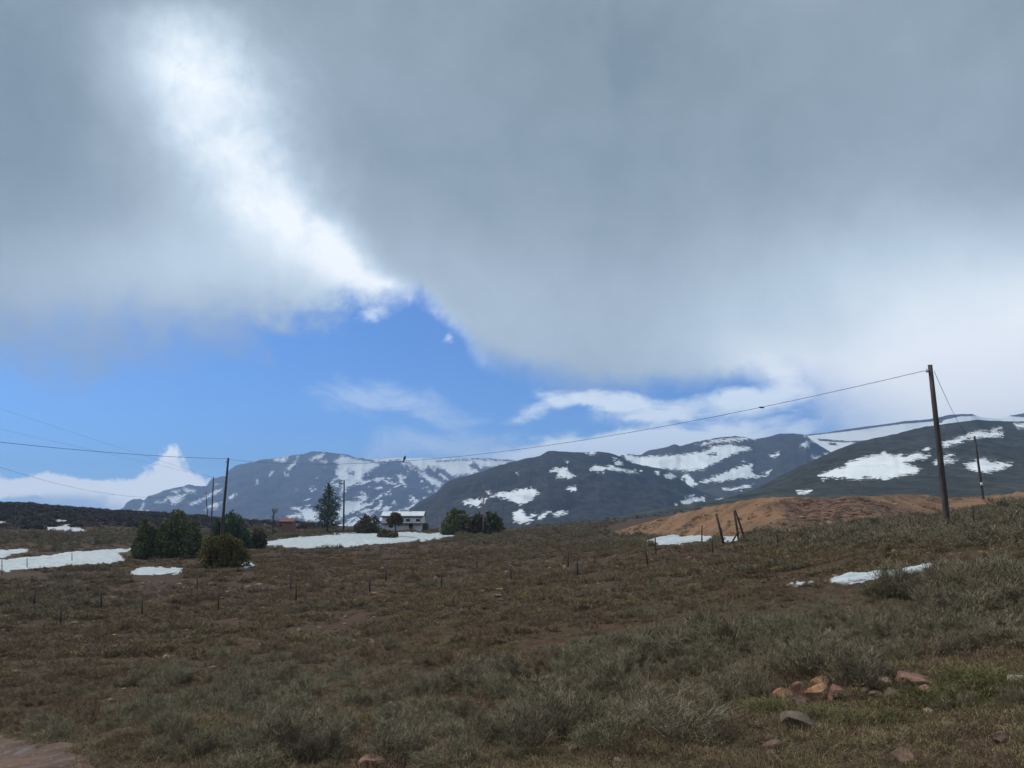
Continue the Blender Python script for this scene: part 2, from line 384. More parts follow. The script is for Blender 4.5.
# ------------------------------------------------------------------ polygons in photo space
def sdf(px, py, poly):
    """signed distance in pixels, positive inside"""
    pts = np.array(poly, float); n = len(pts); best = np.full(px.shape, 1e9); ins = np.zeros(px.shape, bool)
    for i in range(n):
        ax, ay = pts[i]; bx, by = pts[(i + 1) % n]
        dx, dy = bx - ax, by - ay; L = dx * dx + dy * dy + 1e-9
        h = np.clip(((px - ax) * dx + (py - ay) * dy) / L, 0, 1)
        best = np.minimum(best, np.hypot(px - ax - h * dx, py - ay - h * dy))
        if abs(dy) > 1e-9:
            ins ^= ((ay > py) != (by > py)) & (px < (bx - ax) * (py - ay) / dy + ax)
    return np.where(ins, best, -best)

# ------------------------------------------------------------------ hills and mountains
def hill(name, ridge, foot, Yf, Yr, material, snow, holes=(), c0=-260, c1=1290, step=1.6, rows=90, amp=2.5, nx=1.0, seed=0, power=1.0, jag=0.8, ridgy=False, sprinkle=0):
    cs = np.arange(c0, c1, step); rp = np.interp(cs, *zip(*ridge)); fp = np.interp(cs, *zip(*foot))
    yf = np.interp(cs, *zip(*Yf)) if isinstance(Yf, list) else np.full(cs.shape, float(Yf))
    yr = np.interp(cs, *zip(*Yr)) if isinstance(Yr, list) else np.full(cs.shape, float(Yr))
    rp = rp + jag * fbm(cs / 5.0, cs * 0 + seed, 3, seed + 5)
    s = np.linspace(0, 1, rows)[:, None]
    g = s ** power
    PY = fp + (rp - fp) * g
    YY = yf + (yr - yf) * s
    Cc = np.broadcast_to(cs, YY.shape)
    u = (Cc - 512) / K
    X = u * YY
    sc_ = nx * (yr.mean() - yf.mean()) * 0.12
    fn = (ridged(X / sc_, YY / sc_, 5, seed) - 0.5) if ridgy else fbm(X / sc_, YY / sc_, 5, seed)
    wgt = np.clip(s * 6, 0, 1) * np.clip((1 - s) * 5, 0.08, 1)
    PY = PY - amp * fn * wgt * 2
    Z = tt(PY) * YY
    # back slope
    bs = np.linspace(0.03, 1, 8)[:, None]
    Yb = yr + (yr - yf) * 0.6 * bs; Zb = Z[-1] + (Z[-1] * -1.02) * bs ** 1.3; Xb = (cs - 512) / K * Yb
    V = np.stack([np.vstack([X, Xb]), np.vstack([YY, Yb]), np.vstack([Z, Zb])], -1).reshape(-1, 3)
    o = mk(name, V, gridfaces(rows + 8, len(cs)), material, None, True)
    tag(o, kind='structure')
    t = Z / YY; pyv = py_of(t); pxv = 512 + u * ycomp(pyv)
    sn = np.full(pxv.shape, -20.0)
    for p_ in snow:
        q = np.array(p_, float); m_ = (pxv > q[:, 0].min() - 6) & (pxv < q[:, 0].max() + 6)
        sn[m_] = np.maximum(sn[m_], sdf(pxv[m_], pyv[m_], p_))
    if sprinkle:
        fq = fbm(pxv / 9.0, pyv / 3.2 + pxv / 11.0, 4, seed + 70) + 0.45 * np.exp(-(((pxv - 345) / 70) ** 2)) * np.clip((pyv - 470) / 40, -0.5, 1) - 0.25 * np.exp(-(((pxv - 265) / 45) ** 2)) + 0.1 * np.exp(-(((pxv - 400) / 50) ** 2))
        sn = np.maximum(sn, (fq - sprinkle) * 9)
    for p_ in holes: sn = np.minimum(sn, -sdf(pxv, pyv, p_))
    sn = np.vstack([sn, np.repeat(sn[-1:], 8, 0)])
    o.data.attributes.new('snow', 'FLOAT', 'POINT').data.foreach_set('value', sn.ravel().astype(np.float32))
    return o, (X, YY, Z, pxv, pyv, sn[:rows])

ridgeA = [(-260, 545), (60, 535), (100, 518), (121, 508), (124, 502), (131, 499), (137, 499), (141, 501), (146, 496), (152, 494), (160, 491), (175, 487), (185, 485), (195, 486), (203, 486), (207, 480), (215, 477.5), (222, 476), (224, 471), (231, 466), (245, 463), (258, 460), (265, 459), (275, 457.5), (290, 455.5), (300, 454.5), (305, 452), (315, 451), (325, 452), (340, 454), (352, 457), (365, 459.5), (380, 459), (400, 458), (440, 458.5), (475, 458), (512, 460), (540, 463), (600, 470), (700, 480), (1290, 500)]
snowA = [[(335, 460), (342, 456), (365, 461), (380, 464), (375, 468), (365, 473), (362, 479), (355, 484), (347, 487), (345, 492), (340, 494), (343, 480), (338, 478), (336, 472), (338, 465), (334, 461)],
 [(340, 503), (347, 502), (360, 501), (364, 494), (368, 497), (362, 504), (358, 510), (350, 512), (342, 518), (335, 522), (330, 515), (340, 508)],
 [(310, 459), (318, 455), (325, 453), (322, 457), (313, 459.5)], [(273, 459), (288, 457), (284, 462), (277, 461)], [(287, 468), (296, 461), (298, 456), (295, 464), (289, 470)],
 [(285, 472), (289, 474), (288, 476), (284, 474)], [(269, 475), (273, 471), (272, 474), (270, 476)], [(255.5, 480), (258, 480), (257.5, 484), (256, 484)],
 [(302, 508), (312, 509), (318, 515), (322, 522), (305, 520), (300, 512)], [(292, 515), (300, 513), (304, 517), (294, 518)], [(305, 511), (300, 507), (290, 508), (298, 510)],
 [(190, 504), (200, 499), (207, 496), (215, 491), (222, 488), (220, 492), (210, 497), (200, 502), (192, 505)],
 [(172, 497), (180, 495), (187, 494), (180, 501), (172, 504), (170, 499), (166, 497)], [(183, 488), (195, 490), (195, 493), (186, 492)], [(172, 491), (180, 491), (176, 494)],
 [(139, 511), (143, 503), (144.5, 504), (141, 512)], [(207, 508), (213, 503), (222, 503), (215, 508)], [(228, 499), (230, 495), (236, 494), (232, 499)], [(150, 493), (163, 489), (163, 491), (151, 495)],
 [(164, 500), (167, 499), (167, 502), (164, 502)], [(130, 511), (148, 511), (148, 514), (130, 514)],
 [(372, 459), (376, 455), (400, 455), (440, 455), (475, 459.3), (514, 461.5), (505, 464), (492, 467), (486, 466), (480, 468), (478, 464), (474, 462), (471, 466), (478, 471), (473, 474), (460, 475), (452, 476), (445, 470), (437, 467), (428, 466), (424, 471), (415, 466), (408, 462), (398, 460), (385, 461.5), (376, 462)],
 [(418, 470), (425, 474), (435, 479), (442, 482), (440, 487), (432, 484), (425, 478), (419, 473)], [(440, 474), (446, 477), (449, 480), (443, 478)], [(430, 467), (436, 468), (434, 471)],
 [(398, 475), (402, 473), (403, 479), (405, 487), (400, 483), (398, 478)], [(385, 481), (398, 483), (394, 485), (386, 483)], [(392, 503), (396, 500), (396, 504)],
 [(402, 463), (405, 463), (404, 466)], [(408, 464), (411, 465), (410, 467)], [(428, 490), (431, 490), (430, 492)], [(435, 490), (438, 490), (437, 492)], [(410, 496), (412, 496), (412, 498), (410, 498)],
 [(374, 480), (378, 477), (385, 478), (378, 482)], [(380, 500), (384, 502), (380, 506)], [(310, 488), (316, 489), (312, 492)], [(335, 483), (340, 483), (338, 486), (333, 485)], [(328, 487), (332, 486), (331, 490)], [(318, 460), (328, 461), (326, 463)]]
holesA = [[(349, 472), (354, 471), (354, 475), (350, 475)], [(469, 465), (473, 463), (475, 468), (471, 469)], [(435, 461), (470, 459.4), (470, 460.4), (440, 461.8)]]
MA = hill_material('far_mountain_rock', (0.030, 0.031, 0.033), (0.062, 0.060, 0.058), 0.012, 0.06, 16.0)
hill('far_mountain', ridgeA, [(-260, 545), (1290, 545)], 2600, 4600, MA, snowA, holesA, c0=40, c1=720, step=1.1, rows=130, amp=6.0, nx=0.9, seed=3, jag=0.9, ridgy=True, sprinkle=0.62)

ridgeE = [(600, 500), (740, 460), (780, 442), (815, 434.5), (830, 433), (850, 430), (870, 427), (895, 424), (905, 422.5), (915, 421), (930, 420), (945, 418.5), (960, 415), (975, 414), (985, 414), (993, 417), (1005, 418), (1015, 418), (1024, 415.5), (1060, 410), (1150, 405), (1290, 420)]
snowE = [[(806, 436), (850, 431), (900, 424.2), (940, 421.0), (960, 416.4), (985, 415.5), (992, 417), (1010, 416), (1024, 417.3), (1040, 415), (1290, 415), (1290, 480), (780, 480)]]
holesE = [[(815, 438.2), (850, 441), (872, 440), (885, 436), (900, 436), (880, 442.2), (850, 442.6), (820, 441)], [(826, 443), (835, 443), (840, 446), (830, 445)], [(938, 417), (944, 417), (942, 423), (937, 423)]]
ME = hill_material('snowy_ridge_rock', (0.035, 0.035, 0.034), (0.07, 0.064, 0.056), 0.01, 0.05, 2.0)
hill('snowy_ridge', ridgeE, [(600, 540), (1290, 540)], 1900, 3100, ME, snowE, holesE, c0=640, amp=0.8, seed=21, jag=0.3)

ridgeD = [(540, 530), (590, 480), (625, 454), (630, 454), (643, 455.5), (650, 451), (660, 449), (670, 447), (678, 444.5), (683, 446), (700, 442), (720, 438), (740, 436), (752, 437), (760, 439), (770, 438), (778, 436), (786, 433.5), (800, 433.5), (812, 435), (817, 439), (830, 448), (850, 460), (900, 500), (960, 530)]
snowD = [[(622, 454), (640, 457), (655, 456), (680, 455), (700, 452), (712, 449), (708, 447), (722, 445), (732, 443), (737, 446), (750, 447), (751, 449), (740, 452), (730, 456), (715, 463), (705, 468), (695, 470.5), (680, 470), (668, 469), (650, 468), (640, 466), (634, 463), (626, 459)],
 [(695, 444.5), (720, 439.5), (745, 437), (757, 438), (745, 440), (720, 441.5), (705, 444.5)], [(700, 482), (715, 476), (730, 471), (740, 466), (753, 464), (750, 470), (756, 476), (768, 476), (755, 477.5), (735, 479), (715, 482), (705, 483)],
 [(682, 476), (686, 472), (691, 478), (697, 484), (692, 488), (687, 487), (686, 480)], [(722, 488), (735, 489), (740, 486), (753, 484), (750, 487), (736, 490), (725, 489.5)],
 [(802, 444), (806, 441), (810, 444), (808, 447), (800, 447)], [(769, 456), (779, 453), (780, 455), (772, 457)], [(812, 456), (820, 457), (818, 460), (813, 459)], [(804, 436), (810, 439), (816, 442), (812, 442)],
 [(742, 462), (747, 461.5), (745, 463)], [(760, 476), (766, 472), (771, 470.5), (768, 474)], [(824, 454), (828, 454), (826, 456)], [(678, 482), (682, 478), (684, 481), (680, 483)]]
holesD = [[(707, 454), (715, 453), (720, 454), (712, 456)]]
MD = hill_material('middle_hill_scrub', (0.026, 0.026, 0.022), (0.055, 0.049, 0.038), 0.02, 0.08, 16.0)
hill('middle_hill', ridgeD, [(540, 540), (960, 540)], 1500, 2500, MD, snowD, holesD, c0=560, c1=930, ridgy=True, amp=5.0, seed=31, step=1.0, jag=0.5)

ridgeC = [(300, 535), (380, 525), (400, 514), (420, 502), (435, 493), (447, 482), (460, 477), (478, 473), (495, 467), (512, 462), (525, 459), (540, 456), (548, 451.5), (555, 451), (570, 452), (585, 453), (595, 452), (605, 452), (612, 453), (620, 456), (630, 462), (640, 464.5), (655, 467.5), (668, 470), (680, 477), (690, 485), (705, 492), (730, 500), (760, 509), (800, 530)]
snowC = [[(490, 496), (500, 492.5), (512, 492), (520, 489), (528, 488), (533, 489), (539, 492), (532, 499), (526, 503), (519, 504), (512, 501), (506, 498)],
 [(461, 503), (470, 499), (478, 499), (482, 503), (478, 507), (468, 505)], [(480, 499), (486, 498), (486, 503), (483, 505)], [(513, 513), (520, 509), (524, 512), (526, 516), (533, 520), (528, 523), (514, 522)],
 [(528, 518), (535, 513), (536, 515), (531, 519)], [(538, 518), (547, 511), (551, 511), (545, 516), (541, 519)], [(553, 514), (558, 511), (568, 512), (566, 514), (555, 516.5)],
 [(550, 471), (555, 468), (568, 467), (567, 471), (571, 474), (575, 476), (570, 478), (557, 477), (558, 473)], [(565, 489), (570, 487), (576, 486), (576, 491), (572, 490.5)],
 [(590, 469), (594, 466), (605, 467), (611, 465), (615, 467), (625, 470), (641, 471), (630, 472.5), (618, 471), (605, 469.5), (603, 472), (592, 471)],
 [(616, 463), (619, 460), (622, 462), (624, 464), (617, 465)], [(586, 453), (597, 451), (591, 455)], [(565, 461), (568, 462), (567, 463.5)], [(516, 473), (519, 473), (518, 475)], [(486, 492), (490, 491), (489, 494)], [(612, 458), (616, 458.5), (614, 460.5)],
 [(681, 502), (690, 498), (705, 497), (704, 501), (695, 502), (684, 505)], [(670, 506), (677, 504), (676, 506.5)], [(716, 500), (722, 498), (727, 499), (722, 501)], [(686, 496), (694, 495), (690, 497.5)],
 [(664, 476), (670, 473), (677, 476), (671, 479)], [(655, 472), (660, 472), (658, 474)]]
MC = hill_material('central_hill_scrub', (0.009, 0.010, 0.011), (0.044, 0.040, 0.034), 0.045, 0.12, 15.0, speck=(0.10, (0.012, 0.014, 0.013)))
hill('central_hill', ridgeC, [(300, 545), (800, 545)], 900, 1600, MC, snowC, c0=320, c1=790, ridgy=True, amp=6.5, seed=41, step=1.0, jag=0.5)

ridgeF = [(500, 534), (540, 528), (600, 519), (650, 511), (690, 505), (730, 498), (755, 490), (770, 483), (790, 473), (810, 464), (835, 453), (850, 447), (870, 441), (890, 437), (905, 434), (920, 430), (935, 427), (950, 425), (970, 422), (990, 420), (1005, 420.5), (1024, 421.5), (1100, 420), (1290, 425)]
snowF = [[(818, 476), (828, 471), (845, 466), (848, 462), (858, 459), (870, 456), (885, 453), (893, 456), (900, 455), (905, 456), (915, 453), (930, 456), (920, 459), (905, 462), (912, 466), (921, 468), (915, 473), (900, 476), (885, 479), (870, 478), (850, 479), (835, 477), (822, 479)],
 [(941, 443), (955, 439), (970, 434), (980, 431), (990, 432), (1003, 432), (1003, 436), (985, 437), (970, 438), (958, 443), (945, 447)], [(943, 457), (950, 454), (955, 453), (950, 456.5), (940, 459)],
 [(933, 462), (940, 459), (957, 460), (950, 463.5), (935, 464)], [(965, 465), (975, 460), (985, 458), (990, 462), (1000, 463), (1012, 464), (1003, 468), (990, 471), (980, 472), (970, 469)], [(1015, 424), (1024, 424), (1040, 426), (1030, 428), (1017, 427)],
 [(923, 449), (929, 447), (926, 450)], [(797, 492), (811, 489.5), (810, 492), (798, 494)], [(990, 430), (1001, 428), (995, 431)], [(1060, 440), (1100, 436), (1110, 444), (1070, 447)]]
MF = hill_material('near_hill_scrub', (0.016, 0.022, 0.022), (0.062, 0.062, 0.054), 0.06, 0.16, 20.0, speck=(0.16, (0.016, 0.020, 0.015)))
hF, gF = hill('right_hill', ridgeF, [(500, 536), (560, 534), (640, 524), (720, 514), (1290, 508)], [(500, 230), (700, 240), (1290, 250)], [(500, 300), (700, 420), (850, 700), (1024, 950), (1290, 1000)], MF, snowF, c0=500, ridgy=True, amp=4.5, seed=51, rows=110, jag=0.5, power=0.85)

# ------------------------------------------------------------------ excavated earth bank
def soil_material():
    m_, n, b = mat('orange_soil')
    pos = n.node('ShaderNodeNewGeometry').outputs['Position']
    at = n.node('ShaderNodeAttribute', attribute_name='dig').outputs['Fac']
    c = n.mix(n.smooth(n.noise(pos, 0.35, 6, 0.65), 0.35, 0.65), (0.080, 0.038, 0.016, 1), (0.210, 0.108, 0.046, 1))
    c = n.mix(n.smooth(n.noise(pos, 2.2, 5, 0.7), 0.5, 0.7), c, (0.21, 0.12, 0.062, 1))
    dark = n.mix(n.smooth(n.noise(pos, 1.3, 5, 0.7), 0.4, 0.62), (0.030, 0.014, 0.009, 1), (0.16, 0.080, 0.042, 1))
    c = n.mix(n.smooth(n.m('ADD', at, n.m('MULTIPLY', n.m('SUBTRACT', n.noise(pos, 0.6, 4), 0.5), 1.2)), 0.3, 0.6), c, dark)
    n.put(b.inputs['Base Color'], c); b.inputs['Roughness'].default_value = 0.95
    bp = n.node('ShaderNodeBump'); bp.inputs['Strength'].default_value = 0.7; bp.inputs['Distance'].default_value = 0.15
    n.put(bp.inputs['Height'], n.noise(pos, 1.6, 5, 0.7)); n.put(b.inputs['Normal'], bp.outputs[0])
    return m_
SOIL = soil_material()
mc = np.arange(596, 1290, 1.5)
m_top = np.interp(mc, [596, 622, 660, 690, 720, 750, 775, 800, 830, 860, 900, 930, 950, 965, 985, 1024, 1290], [537, 529, 518.5, 511, 504.5, 500, 496.5, 497, 497.5, 496, 494.5, 495, 497, 498, 496.5, 492, 488])
m_bot = np.interp(mc, [596, 640, 720, 760, 800, 850, 900, 940, 960, 985, 1024, 1290], [536, 534, 537, 536, 531.5, 526, 519, 512, 508.5, 506, 503, 499])
m_top = m_top + 1.3 * fbm(mc / 7, mc * 0, 4, 61) * np.clip((mc - 640) / 60, .2, 1)
yb = np.array([math.hypot(*hit(c, p_)) for c, p_ in zip(mc, m_bot)]) * np.cos(np.arctan((mc - 512) / K))
yb = np.clip(yb, 60, 150); yb = np.convolve(np.pad(yb, 15, mode='edge'), np.ones(31) / 31, 'valid')
nr = 46; s = np.linspace(-0.06, 1, nr)[:, None]
Ym = yb + s * 16; pm = m_bot + (m_top - m_bot) * np.clip(s, -0.06, 1) ** 0.9 if False else m_bot + (m_top - m_bot) * np.sign(s) * np.abs(s) ** 0.85
dig = np.exp(-((mc - 822) / 38.0) ** 4) * np.exp(-((pm - 512) / 17.0) ** 4) + 0.9 * np.exp(-((mc - 890) / 22.0) ** 2) * np.exp(-((pm - 509) / 6.0) ** 2) + 0.5 * np.exp(-((mc - 870) / 14.0) ** 2) * np.exp(-((pm - 502) / 5.0) ** 2)
Xm = (mc - 512) / K * Ym
pm = pm + (1.6 * fbm(Xm / 4, Ym / 4, 5, 62) + 2.6 * (ridged(Xm / 2.2, Ym / 9, 4, 64) - .5) + dig * 8.0 * (ridged(Xm / 3.0, Ym / 3.0, 3, 63) - 0.4)) * np.clip((1 - s) * 5, 0.1, 1)
Zm = tt(pm) * Ym
bs = np.linspace(0.1, 1, 5)[:, None]; Ymb = Ym[-1] + bs * 20; Xmb = (mc - 512) / K * Ymb
Zmb = Zm[-1] * (1 - bs) + (g0(Xmb, Ymb) - 0.8) * bs
V = np.stack([np.vstack([Xm, Xmb]), np.vstack([Ym, Ymb]), np.vstack([Zm, Zmb])], -1).reshape(-1, 3)
mound = mk('earth_bank', V, gridfaces(nr + 5, len(mc)), SOIL, None, True); tag(mound, kind='structure')
mound.data.attributes.new('dig', 'FLOAT', 'POINT').data.foreach_set('value', np.vstack([dig, np.zeros((5, len(mc)))]).ravel().astype(np.float32))
MOUND_POLY = list(zip(mc[::6], m_top[::6])) + list(zip(mc[::-6], m_bot[::-6]))

# ------------------------------------------------------------------ snow lying on the field
field_snow = [
 ([(-60, 566), (-40, 562), (0, 560), (35, 558), (60, 555), (95, 552), (133, 547.5), (133, 549.5), (118, 552.5), (117, 555), (124, 559.5), (108, 562), (75, 564), (30, 567.5), (0, 570), (-50, 572)], 'long tapering snow patch left of the dark green bushes'),
 ([(-40, 553), (0, 551), (8, 552), (28, 550), (27, 552), (12, 554), (5, 557), (-40, 558)], 'short snow patch at the left edge of the frame above the long one'),
 ([(50, 524), (55, 520), (65, 520), (67, 522), (58, 525)], 'upper snow patch on the dark hillside at left'),
 ([(48, 529), (63, 528), (62, 526), (72, 525), (71, 528.4), (86, 531), (75, 532), (62, 530)], 'thin broken snow patch on the dark hillside at left'),
 ([(-30, 520), (0, 521), (6, 521), (12, 524), (8, 525.5), (-30, 523.5)], 'snow patch on the dark hillside at the left edge'),
 ([(131, 571), (145, 568.5), (165, 568), (182, 569), (180, 572), (150, 573), (133, 573)], 'small oval snow patch in front of the dark green bushes'),
 ([(242, 565), (250, 562), (254, 565), (245, 567.5)], 'tiny snow patch beside the yellowish bush'),
 ([(251, 540.5), (262, 542.5), (275, 541), (300, 538), (330, 536), (365, 533.5), (385, 534.5), (400, 533.5), (440, 533), (456, 536), (430, 539), (400, 542), (370, 543.5), (330, 546), (300, 547.5), (280, 546), (262, 544)], 'long snow bank in front of the white house and the conifer'),
 ([(647, 541), (655, 538), (675, 536), (685, 536), (700, 534), (713, 534), (714, 538), (700, 541), (680, 544), (665, 544), (650, 543)], 'snow patch at the foot of the orange earth bank'),
 ([(720, 538), (740, 537), (744, 539), (722, 540.5)], 'sliver of snow behind the leaning wooden posts'),
 ([(832, 577), (850, 572), (880, 571), (900, 570), (920, 567), (930, 565), (931, 568.5), (910, 574), (880, 578), (860, 582), (845, 583), (832, 581)], 'long snow streak in the grey shrubs below the tall pole'),
 ([(788, 583), (805, 580), (812, 581), (812, 584), (800, 585.5)], 'small snow scrap left of the long streak in the shrubs')]
SNOWPOLYS = [p_ for p_, _ in field_snow]
def snow_patch(poly, label):
    q = np.array(poly, float)
    pts = np.array([hit(a, b) for a, b in poly]); r = np.hypot(pts[:, 0], pts[:, 1])
    a_ = np.arctan2(pts[:, 0], pts[:, 1])
    da = 0.6 / K; aa = np.arange(a_.min() - 4 * da, a_.max() + 4 * da, da)
    rr = np.linspace(r.min() * 0.97, r.max() * 1.03, 90)
    G, H = np.meshgrid(aa, rr); x, y = np.sin(G) * H, np.cos(G) * H
    z0 = g0(x, y); t = z0 / y; py = py_of(t); px = 512 + x / y * ycomp(py)
    sdv = sdf(px, py, poly) + 1.5 * fbm(px / 7, py / 1.6, 3, 77) + 0.5
    z = gz(x, y)
    kk = r.mean() / 150; th = np.clip(sdv * 0.10 * kk, -0.2 * kk - 0.05, 0.04 + 0.06 * kk)
    zz = z + 0.02 + th
    V = np.stack([x, y, zz], -1).reshape(-1, 3); Fc = gridfaces(len(rr), len(aa))[:, ::-1]
    keep = (sdv.ravel()[Fc] > -0.9).any(1); Fc = Fc[keep]
    used, inv = np.unique(Fc, return_inverse=True)
    o = mk('snow_patch', V[used], inv.reshape(-1, 4), SNOW, None, True)
    tag(o, label, kind='structure'); return o
for p_, l_ in field_snow: snow_patch(p_, l_)

# ------------------------------------------------------------------ dirt track, bottom left
def track():
    poly = [(-420, 735), (-200, 722), (-60, 725), (0, 733), (40, 745), (75, 758), (100, 775), (130, 800), (150, 860), (-420, 1100)]
    world = [hit(a, b) for a, b in poly]
    w_ = np.array(world); xs = np.arange(w_[:, 0].min() - .3, w_[:, 0].max() + .3, 0.07); ys = np.arange(w_[:, 1].min() - .3, w_[:, 1].max() + .3, 0.07)
    x, y = np.meshgrid(xs, ys); sdv = sdf(x, y, world) + 0.12 * fbm(x / 0.4, y / 0.4, 3, 81)
    z = gz(x, y) + np.clip(sdv * 0.3, -0.06, 0.02) - 0.035 * np.clip(fbm(x / 0.9, y / 0.9, 2, 82), 0, 1) + 0.012
    V = np.stack([x, y, z], -1).reshape(-1, 3); Fc = gridfaces(len(ys), len(xs)); Fc = Fc[(sdv.ravel()[Fc] > -0.15).any(1)]
    used, inv = np.unique(Fc, return_inverse=True)
    m_, n, b = mat('wet_track_mud')
    pos = n.node('ShaderNodeNewGeometry').outputs['Position']
    c = n.mix(n.smooth(n.noise(pos, 3.0, 6, 0.65), 0.35, 0.65), (0.050, 0.024, 0.014, 1), (0.120, 0.064, 0.038, 1))
    c = n.mix(n.smooth(n.noise(pos, 18.0, 3), 0.62, 0.7), c, (0.2, 0.15, 0.12, 1))
    wet = n.smooth(n.noise(n.vm('MULTIPLY', pos, (1, 0.6, 1)), 1.4, 4, 0.6), 0.54, 0.62)
    n.put(b.inputs['Base Color'], n.mix(wet, c, (0.060, 0.045, 0.040, 1)))
    n.put(b.inputs['Roughness'], n.m('SUBTRACT', 0.9, n.m('MULTIPLY', wet, 0.48)))
    bp = n.node('ShaderNodeBump'); bp.inputs['Strength'].default_value = 0.5; bp.inputs['Distance'].default_value = 0.04
    n.put(bp.inputs['Height'], n.noise(pos, 9.0, 5)); n.put(b.inputs['Normal'], bp.outputs[0])
    o = mk('dirt_track', V[used], inv.reshape(-1, 4), m_, None, True); tag(o, kind='structure')
    return world
TRACK = track()

# ------------------------------------------------------------------ air
hv = MB().box((0, 0, 269), (12600, 12600, 562))
m_ = bpy.data.materials.new('thin_air'); m_.use_nodes = True; m_.node_tree.nodes.clear()
hn = NT(m_.node_tree); pv = hn.node('ShaderNodeVolumePrincipled'); ho = hn.node('ShaderNodeOutputMaterial')
pv.inputs['Color'].default_value = (0.36, 0.58, 1.0, 1); pv.inputs['Density'].default_value = 1.75e-4; pv.inputs['Anisotropy'].default_value = 0.2
hn.l.new(pv.outputs[0], ho.inputs['Volume'])
haze = hv.build('haze', m_); tag(haze, kind='stuff')

# ------------------------------------------------------------------ vegetation prototypes
def blades(n, rbase, rtop, h0, h1, wid, bend, seed, dome=0.0, hang=0.0):
    """a plant of n thin curved blades; dome>0 starts them inside a low dome"""
    g = np.random.default_rng(seed)
    th = g.uniform(0, 2 * math.pi, n); q = np.sqrt(g.uniform(0, 1, n))
    bx, by = np.cos(th) * q * rbase, np.sin(th) * q * rbase
    hd = dome * np.sqrt(np.clip(1 - q * q, 0, 1)) * g.uniform(0.25, 1.0, n); bz = hd - 0.02
    if dome: bz = np.maximum(bz, 0.0)
    L = g.uniform(h0, h1, n)
    th2 = th + g.normal(0, 0.5, n); lean = q * bend + g.normal(0, 0.22, n)
    dx, dy = np.cos(th2) * np.sin(lean), np.sin(th2) * np.sin(lean); dz = np.abs(np.cos(lean))
    l2 = lean + g.uniform(0.1, 0.6, n) + hang
    ex, ey, ez = np.cos(th2) * np.sin(l2), np.sin(th2) * np.sin(l2), np.cos(l2)
    pz = g.uniform(0, 2 * math.pi, n); wx, wy = np.cos(pz) * wid, np.sin(pz) * wid
    B = np.stack([bx, by, bz], 1); M_ = B + np.stack([dx, dy, dz], 1) * (L * 0.55)[:, None]; T_ = M_ + np.stack([ex, ey, ez], 1) * (L * 0.45)[:, None]
    w_ = np.stack([wx, wy, wx * 0], 1)
    V = np.stack([B - w_, B + w_, M_ - w_ * .8, M_ + w_ * .8, T_], 1).reshape(-1, 3)
    i = np.arange(n) * 5
    f = [(a, a + 1, a + 3, a + 2) for a in i] + [(a + 2, a + 3, a + 4) for a in i]
    sh = np.repeat(g.uniform(0, 1, n), 5)
    return V, f, sh
def cushion(n, m, Rd, H, h0, h1, wid, seed, straw=0.0):
    """a lumpy low shrub: many short twigs bristling from m knots on an uneven dome"""
    g = np.random.default_rng(seed); th = g.uniform(0, 6.283, m); q = np.sqrt(g.uniform(0, 1, m)); q[0] = 0
    e = g.uniform(0.75, 1.25); cx, cy = np.cos(th) * q * Rd * e, np.sin(th) * q * Rd / e
    cz = H * (1 - 0.75 * q ** 2) * g.uniform(0.45, 1.15, m)
    k = g.integers(0, m, n); c = np.stack([cx, cy, cz], 1)[k]
    drop = g.uniform(0, 1, n) ** 2.2; B = c * np.stack([1 - .25 * drop, 1 - .25 * drop, 1 - drop * .85], 1) + g.normal(0, Rd * 0.085, (n, 3)) * [1, 1, .6]
    B[:, 2] = np.maximum(B[:, 2], 0.0)
    d = np.stack([c[:, 0] / Rd, c[:, 1] / Rd, np.full(n, 0.75)], 1) * [.75, .75, 1] + g.normal(0, 0.62, (n, 3)); d[:, 2] = np.abs(d[:, 2]); d /= np.linalg.norm(d, axis=1)[:, None]
    d2 = d + g.normal(0, 0.45, (n, 3)); d2 /= np.linalg.norm(d2, axis=1)[:, None]
    L = g.uniform(h0, h1, n)[:, None]; pz = g.uniform(0, 6.283, n); w_ = np.stack([np.cos(pz), np.sin(pz), pz * 0], 1) * wid
    M_ = B + d * L * .55; T_ = M_ + d2 * L * .45
    V = np.stack([B - w_, B + w_, M_ - w_ * .8, M_ + w_ * .8, T_], 1).reshape(-1, 3); i = np.arange(n) * 5
    return V, [(a, a + 1, a + 3, a + 2) for a in i] + [(a + 2, a + 3, a + 4) for a in i], np.repeat(g.uniform(0, 1, n), 5)
def proto(coll, V, f, sh, material, name):
    me = bpy.data.meshes.new(name); me.from_pydata(V.tolist(), [], f); me.materials.append(material)
    me.attributes.new('shade', 'FLOAT', 'POINT').data.foreach_set('value', sh.astype(np.float32))
    o = bpy.data.objects.new(name, me); coll.objects.link(o); return o
